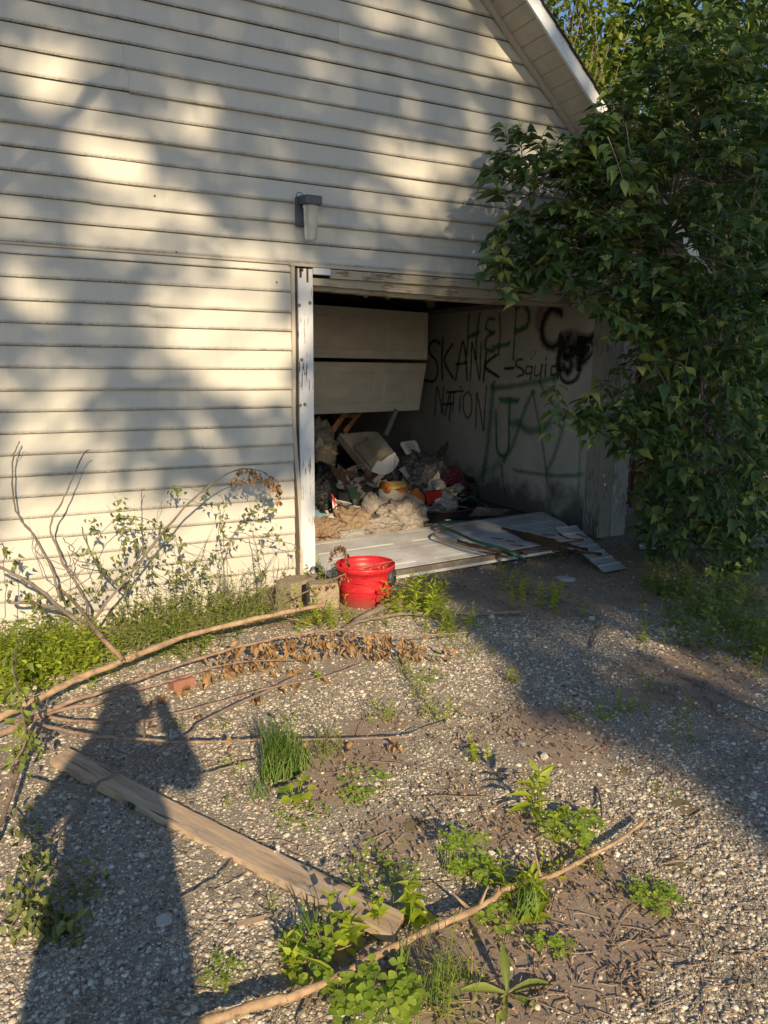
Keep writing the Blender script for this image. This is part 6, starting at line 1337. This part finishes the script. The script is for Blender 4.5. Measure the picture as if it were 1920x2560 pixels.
# the belt of greenery along the foot of the siding: past counting, one mass each
def belt(name, label, pts, n, h, size, mat, kinds=('lance','ovate'), sc=.08, cat='weeds', yr=None):
    P0, D0, S0_ = [], [], []; sb = MB()
    for k in range(n):
        i_ = gp_.integers(len(pts)); c = pts[i_]; o = GG(c[0]+gp_.normal(0, c[2]), c[1]+gp_.normal(0, c[3])); 
        if o[1] > -.06 and o[0] < 5.2: o[1] = -.06-abs(gp_.normal(0, .06))
        o[2] = float(gh(o[0], o[1])); hh = h*gp_.uniform(.3, 1.1)*(c[4] if len(c) > 4 else 1); tp = o+np.array([gp_.normal(0, .03), gp_.normal(-.01, .03), hh]); 
        if tp[1] > -.03: tp[1] = -.03
        sb.tube([o, tp], .0012, 3, False)
        for j in range(10): t = (j+1)/10; a = j*2.4; P0.append(o+(tp-o)*t); D0.append([cos(a), sin(a), gp_.uniform(.0, .8)]); S0_.append(size*gp_.uniform(.6, 1.1)*(1-.3*t))
    P0, D0, S0_ = map(np.array, (P0, D0, S0_)); Bq = basis(D0, np.tile([0,0,1.0], (len(P0), 1))+gp_.normal(0, .25, (len(P0), 3))); h_ = len(P0)//2; w_ = np.arange(len(P0)) % 2 == 0
    V, F = scatter_many([(kinds[0], P0[w_], Bq[w_], S0_[w_]), (kinds[1], P0[~w_], Bq[~w_], S0_[~w_])]); o = stuff(link(name, np_mesh(name, V, F, M[mat]))); o['label'] = label; stuff(mk(name+'_stems', sb, M['weed_dull']))
    bpy.data.objects[name+'_stems']['label'] = 'thin stems of the '+label
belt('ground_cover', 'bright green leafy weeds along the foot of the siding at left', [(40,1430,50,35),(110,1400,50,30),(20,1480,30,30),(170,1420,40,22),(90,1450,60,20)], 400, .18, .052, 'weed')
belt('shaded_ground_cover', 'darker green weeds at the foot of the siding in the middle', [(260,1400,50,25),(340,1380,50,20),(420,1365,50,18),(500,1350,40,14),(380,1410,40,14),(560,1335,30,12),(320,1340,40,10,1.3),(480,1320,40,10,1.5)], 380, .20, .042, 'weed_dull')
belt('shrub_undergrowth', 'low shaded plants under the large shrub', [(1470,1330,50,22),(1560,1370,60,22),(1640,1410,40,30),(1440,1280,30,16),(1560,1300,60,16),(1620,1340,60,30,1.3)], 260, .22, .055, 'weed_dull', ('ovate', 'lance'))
for (px, py, h, sz, lab) in [(1600,1300,.30,.10,'young upright plant with long pale leaves below the shrub at the right edge'), (1480,1395,.10,.05,'small star leaved plant lowest below the shrub'), (1530,1340,.20,.09,'broad leaved young plant in the gloom below the shrub'), (1400,1385,.10,.06,'pair leaved seedling at the edge of the undergrowth'), (1640,1420,.2,.08,'leafy sprout touching the right edge under the shrub')]:
    plant(px, py, 'ovate', h, lab, 3, 8, sz, 'weed_dull', .04)
plant(480, 1330, 'lance', .34, 'pale upright weed against the siding left of the blocks', 8, 20, .05, 'weed_dull', .10, base=(1.33, -.32, -.15)); plant(340, 1330, 'ovate', .36, 'dark leafy weed against the middle of the siding', 8, 20, .045, 'weed_dull', .10, base=(.95, -.3, -.17))
# --- bare stems and wilted vines before the siding
VO = (0, 898.7)
def VW(x, y, Y): return W(VO[0]+x*.4167, VO[1]+y*.4167, Y)
def vine_path(pl_, Ys, n=30, amp=.004):
    Ys = np.interp(np.linspace(0, 1, len(pl_)), np.linspace(0, 1, len(Ys)), Ys); return knobbly(curve_pts([VW(a, b, Y) for (a, b), Y in zip(pl_, Ys)], n), amp)
def bare(label, runs):
    P_ = [(vine_path(r[0], r[1], r[4] if len(r) > 4 else 30), r[2], r[3]) for r in runs]; t = thing('bare_stem', label, 'stem', P_[0][0][-1])
    for S_, r0, r1 in P_: mk('stem', MB().tube(S_, rad(len(S_), r0, r1, .1), 6), M['bark'], t, True)
    return t, [q[0] for q in P_]
bare('leftmost bare dark stem against the siding, forked at its tip', [([(100,130),(85,170),(68,220),(65,400),(90,510),(160,600),(215,690),(265,780),(300,900),(318,960)], [-.10,-.12,-.25], .003, .009, 34), ([(115,150),(98,175),(72,215)], [-.10], .0015, .0025, 8), ([(175,640),(165,680),(200,760),(225,830),(270,860)], [-.12,-.2], .0018, .003, 16), ([(190,660),(180,690),(215,720)], [-.12], .0015, .002, 10)])
bare('tall crooked bare stem second from the left against the siding', [([(465,175),(430,200),(370,340),(320,450),(272,530),(265,610),(300,690),(330,770),(400,880),(450,970),(455,1050)], [-.20,-.24,-.34], .003, .009, 34), ([(360,730),(385,690),(340,650),(325,630)], [-.26], .002, .004, 10), ([(350,700),(365,760),(350,790)], [-.27], .002, .004, 10), ([(405,630),(380,660),(355,680)], [-.25], .0015, .003, 8)])
bare('bare stem curving down to the right, third from the left', [([(425,575),(440,640),(470,700),(510,780),(600,870),(645,910)], [-.25,-.35], .004, .007, 24), ([(375,735),(430,760),(500,768)], [-.24], .003, .004, 10)])
bare('short thin upright stem in the middle of the siding tangle', [([(748,378),(733,400),(735,520),(738,620),(760,690)], [-.15,-.3], .0025, .004, 18), ([(840,435),(815,520),(790,600)], [-.2], .0012, .002, 10)])
bare('thick diagonal brown stick leaning from the left edge towards the crotch', [([(-40,770),(0,785),(100,835),(200,895),(300,985),(440,1095),(560,1190),(640,1265)], [-.35,-.9], .008, .014, 30)])
bare('weathered grey log lying along the foot of the siding', [([(55,905),(50,965),(150,970),(300,1000),(400,1050),(520,1110),(660,1150)], [-.22,-.4], .009, .017, 26), ([(400,1050),(520,1160),(560,1260)], [-.35,-.5], .012, .016, 12)])
bare('dark bent stem rising right of the tangle', [([(1250,1050),(1240,1000),(1200,925),(1165,870),(1160,760),(1190,680),(1235,570)], [-.35,-.25], .0055, .002, 24), ([(1310,608),(1330,700),(1355,860),(1350,970)], [-.2,-.3], .003, .004, 20)])
ab, runs = bare('arching branch with dead brown leaves hanging before the siding', [([(455,1100),(560,960),(700,790),(860,585),(980,450),(1100,350),(1200,292),(1290,275),(1380,300),(1440,342),(1452,372)], [-.45,-.38,-.34], .010, .002, 44), ([(1325,285),(1332,350),(1328,430)], [-.34], .001, .001, 8), ([(1370,370),(1375,410),(1350,440)], [-.34], .001, .001, 8)])
S_ = runs[0]
for i in range(26, 44):
    for k in range(5):
        p = S_[i]+gp_.normal(0, .008, 3); q = p-np.array([0, 0, gp_.uniform(.0, .07)*(1.6 if i > 38 else 1)]); leaf_obj('dead' if k % 2 else 'wilt', q, basis(np.array([[gp_.normal(0,.3), gp_.normal(0,.3), -1.]]), gp_.normal(0, 1, (1, 3)))[0], gp_.uniform(.025, .045), M['dead_dark'] if 'dead_dark' in M else M['dead'], ab, 'dead_leaf')
WV = [('wilted green vine sprawling over the left of the siding tangle', [[(200,1000),(260,900),(430,800),(560,560),(690,520),(780,550),(870,600),(940,680),(1030,750),(1130,850),(1200,930)]], [(480,570,8),(500,545,5),(600,520,8),(640,500,3),(660,470,4),(690,520,8),(720,570,7),(870,600,8),(800,560,6),(840,575,5),(640,590,6),(510,740,6),(430,690,4),(630,430,3),(595,420,2),(910,640,6),(940,670,5),(450,700,4)], (-.32, -.42)),
      ('wilted vine with dark curled leaves in the middle of the tangle', [[(640,960),(680,830),(730,700),(770,620)], [(760,900),(780,780),(790,700)], [(1010,1010),(900,850),(830,780),(700,690)], [(940,1010),(980,850),(930,730)]], [(730,700,7),(780,740,7),(690,790,7),(540,790,6),(640,830,7),(780,830,8),(930,730,6),(1030,750,6),(940,830,6),(890,830,8),(720,650,5),(650,870,6),(610,770,3),(640,660,4),(700,860,6),(990,800,5),(1060,790,4),(620,700,3),(850,720,4),(560,810,4)], (-.28, -.4)),
      ('wilted vine with small curled leaves hanging right of the tangle', [[(1160,1020),(1180,800),(1150,600),(1160,440),(1080,400),(900,360)], [(1190,650),(1260,550),(1340,490),(1330,430)], [(1190,600),(1400,640),(1540,680),(1560,760)], [(1350,960),(1375,820),(1360,690),(1340,640)]], [(1090,720,5),(1140,700,6),(1170,600,6),(1160,520,6),(1160,440,5),(1190,650,4),(1250,550,5),(1290,490,5),(1330,430,5),(1380,490,6),(1340,530,4),(1365,700,5),(1380,820,5),(1480,640,3),(1540,680,4),(1420,600,5),(920,380,8),(890,400,4),(1060,410,6),(1070,380,4),(1440,590,3),(1385,640,3),(1410,490,3),(1150,740,4),(1130,850,4)], (-.2, -.3)),
      ('wilted vine with dusty leaves low along the left edge', [[(0,1180),(30,950),(20,700),(0,660)], [(150,930),(200,1000),(190,1100),(120,1180)]], [(200,1000,7),(260,1100,6),(200,920,5),(30,700,9),(40,740,6),(150,930,6),(120,1100,6),(340,970,7),(410,920,5),(100,860,4),(30,860,4),(320,940,5),(180,960,6),(260,1060,3),(480,900,4)], (-.3, -.55)),
      ('wilted leafy scraps along the base of the siding tangle', [[(520,1040),(700,1000),(900,980),(1100,960),(1300,900),(1480,830)]], [(520,910,6),(600,1040,7),(660,1060,6),(820,1010,7),(730,960,6),(1000,870,6),(1100,940,7),(1260,940,6),(1430,930,6),(1480,820,5),(560,1010,5),(1080,830,4),(1440,900,5),(930,960,6),(1190,960,5),(1330,900,4),(800,960,6),(1500,840,4),(1000,960,5)], (-.25, -.45))]
M['dead_dark'] = leafmat('dark_dead_leaf', (.13,.07,.04), (.26,.14,.07), .15, .85)
for q, (lab, paths, spots, (ya, yb)) in enumerate(WV):
    t = thing('wilted_vine', lab, 'vine', VW(*paths[0][0], ya)); cnt = 0
    for pth in paths: mk('stem', MB().tube(vine_path(pth, [ya, yb], 26, .008), [.0028, .0018], 5, False), M['bark'], t)
    for (x_, y_, c_) in spots:
        Y = gp_.uniform(yb, ya); hub_ = VW(x_, y_, Y)
        for k in range(c_):
            if cnt >= 300: break
            p = hub_+gp_.normal(0, .022, 3)*np.array([1, .8, 1]); leaf_obj('wilt' if k % 3 else 'ovate2', p, basis(np.array([[gp_.normal(0,.6), gp_.normal(0,.5), -.9]]), gp_.normal(0, 1, (1, 3)))[0], gp_.uniform(.022, .05), M['wilt'], t, 'wilted_leaf'); cnt += 1
        mk('tendril', MB().tube(knobbly([hub_, hub_+gp_.normal(0, .03, 3), hub_+gp_.normal(0, .05, 3)], .004), .0009, 3, False), M['bark'], t)
# thin criss-crossing twigs in the tangle
tg = MB()
for k in range(46):
    x_, y_ = gp_.uniform(300, 1500), gp_.uniform(680, 1150); a = VW(x_, y_, gp_.uniform(-.5, -.15)); b = VW(x_+gp_.uniform(-180, 180), y_-gp_.uniform(40, 260), gp_.uniform(-.45, -.15)); tg.tube(knobbly(curve_pts([a, (a+b)/2+gp_.normal(0, .03, 3), b], 8), .004), [.0022, .001], 4, False)
tag(stuff(mk('tangled_twigs', tg, M['twig'])), 'thin criss-crossing dry twigs in the tangle before the siding', 'twigs')
dt = MB(); 
for k in range(60):
    a = GG(gp_.uniform(120, 700), gp_.uniform(1330, 1420), .02); b = a+np.array([gp_.uniform(-.2, .2), gp_.uniform(-.08, .08), gp_.uniform(-.005, .08)]); dt.tube([a, (a+b)/2+gp_.normal(0,.008,3), b], [.003, .0015], 4, False)
tag(stuff(mk('dry_brush', dt, M['litter'])), 'dry brown brushwood at the foot of the siding tangle', 'brushwood')
# near leafy vine down the left edge, and the wilted heap in the person shadow
def droopy(label, spots, mat, size, cat='vine', z=(.02, .3), n_=7):
    t = thing('drooping_vine', label, cat, GG(spots[0][0], spots[0][1])); pts = [GG(a, b, zz) for a, b, zz in spots]; S_ = curve_pts(pts, 30); mk('stem', MB().tube(S_, .0035, 5), M['twig'], t)
    for i in range(30):
        for k in range(n_): p = S_[i]+gp_.normal(0, .028, 3)*np.array([1,1,.7]); leaf_obj('wilt' if k % 2 else 'ovate2', p, basis(np.array([[gp_.normal(0,.6), gp_.normal(0,.5), -.8]]), gp_.normal(0, 1, (1, 3)))[0], gp_.uniform(.6, 1.2)*size, M[mat], t)
droopy('drooping pale green leaves down the left edge beside the crotch', [(55,1350,.30),(30,1430,.30),(45,1520,.28),(55,1600,.22),(20,1660,.15)], 'weed_dull', .042, n_=3)
droopy('pale wilted leafy shoot standing in the strip of sun at the far left', [(70,1850,.10),(52,1900,.09),(45,1960,.07),(20,2010,.05)], 'wilt', .035, n_=3)
droopy('dark wilted leaves lying in the shadow below the plank head', [(20,1760,.06),(60,1800,.05),(120,1870,.05),(170,1910,.04),(200,1900,.05)], 'wilt', .032, n_=2)
droopy('dark leafy scraps in the shadow lowest at the left', [(90,1960,.04),(120,1985,.04),(160,2000,.03)], 'wilt', .04, n_=2)
# dead sprays drooping over blocks and tub
ds = thing('dead_spray', 'thin dry spray of curled brown leaves hanging over the red tub', 'twig', (1.9, -1.0, .2))
sp = curve_pts([G(630,1292,.12), G(680,1270,.17), G(745,1240,.24), G(800,1222,.29), G(868,1208,.32)], 24); mk('stem', MB().tube(sp, [.004, .0015], 5), M['stem'], ds)
for i in range(6, 21):
    for k in range(4):
        if i > 8 or k < 3: leaf_obj('dead', sp[i]+gp_.normal(0, .006, 3)-np.array([0,0,gp_.uniform(.0,.045)]), basis(np.array([[gp_.normal(0,.3), gp_.normal(0,.3), -1.]]), gp_.normal(0, 1, (1, 3)))[0], gp_.uniform(.02, .035), M['dead'], ds, 'dead_leaf')
ds2 = thing('dead_spray', 'dark curled dead leaves standing over the left rim of the red tub', 'twig', (1.9, -.8, .3))
sp = curve_pts([G(700,1290,.05), G(705,1230,.25), G(722,1188,.36), G(740,1182,.37), G(752,1215,.30)], 20); mk('stem', MB().tube(sp, [.003, .001], 5), M['stem'], ds2)
for i in range(7, 20):
    for k in range(4): leaf_obj('dead', sp[i]+gp_.normal(0, .007, 3), basis(np.array([[gp_.normal(0,.3), gp_.normal(0,.3), -1.]]), gp_.normal(0, 1, (1, 3)))[0], gp_.uniform(.025, .04), M['dead_dark'], ds2, 'dead_leaf')
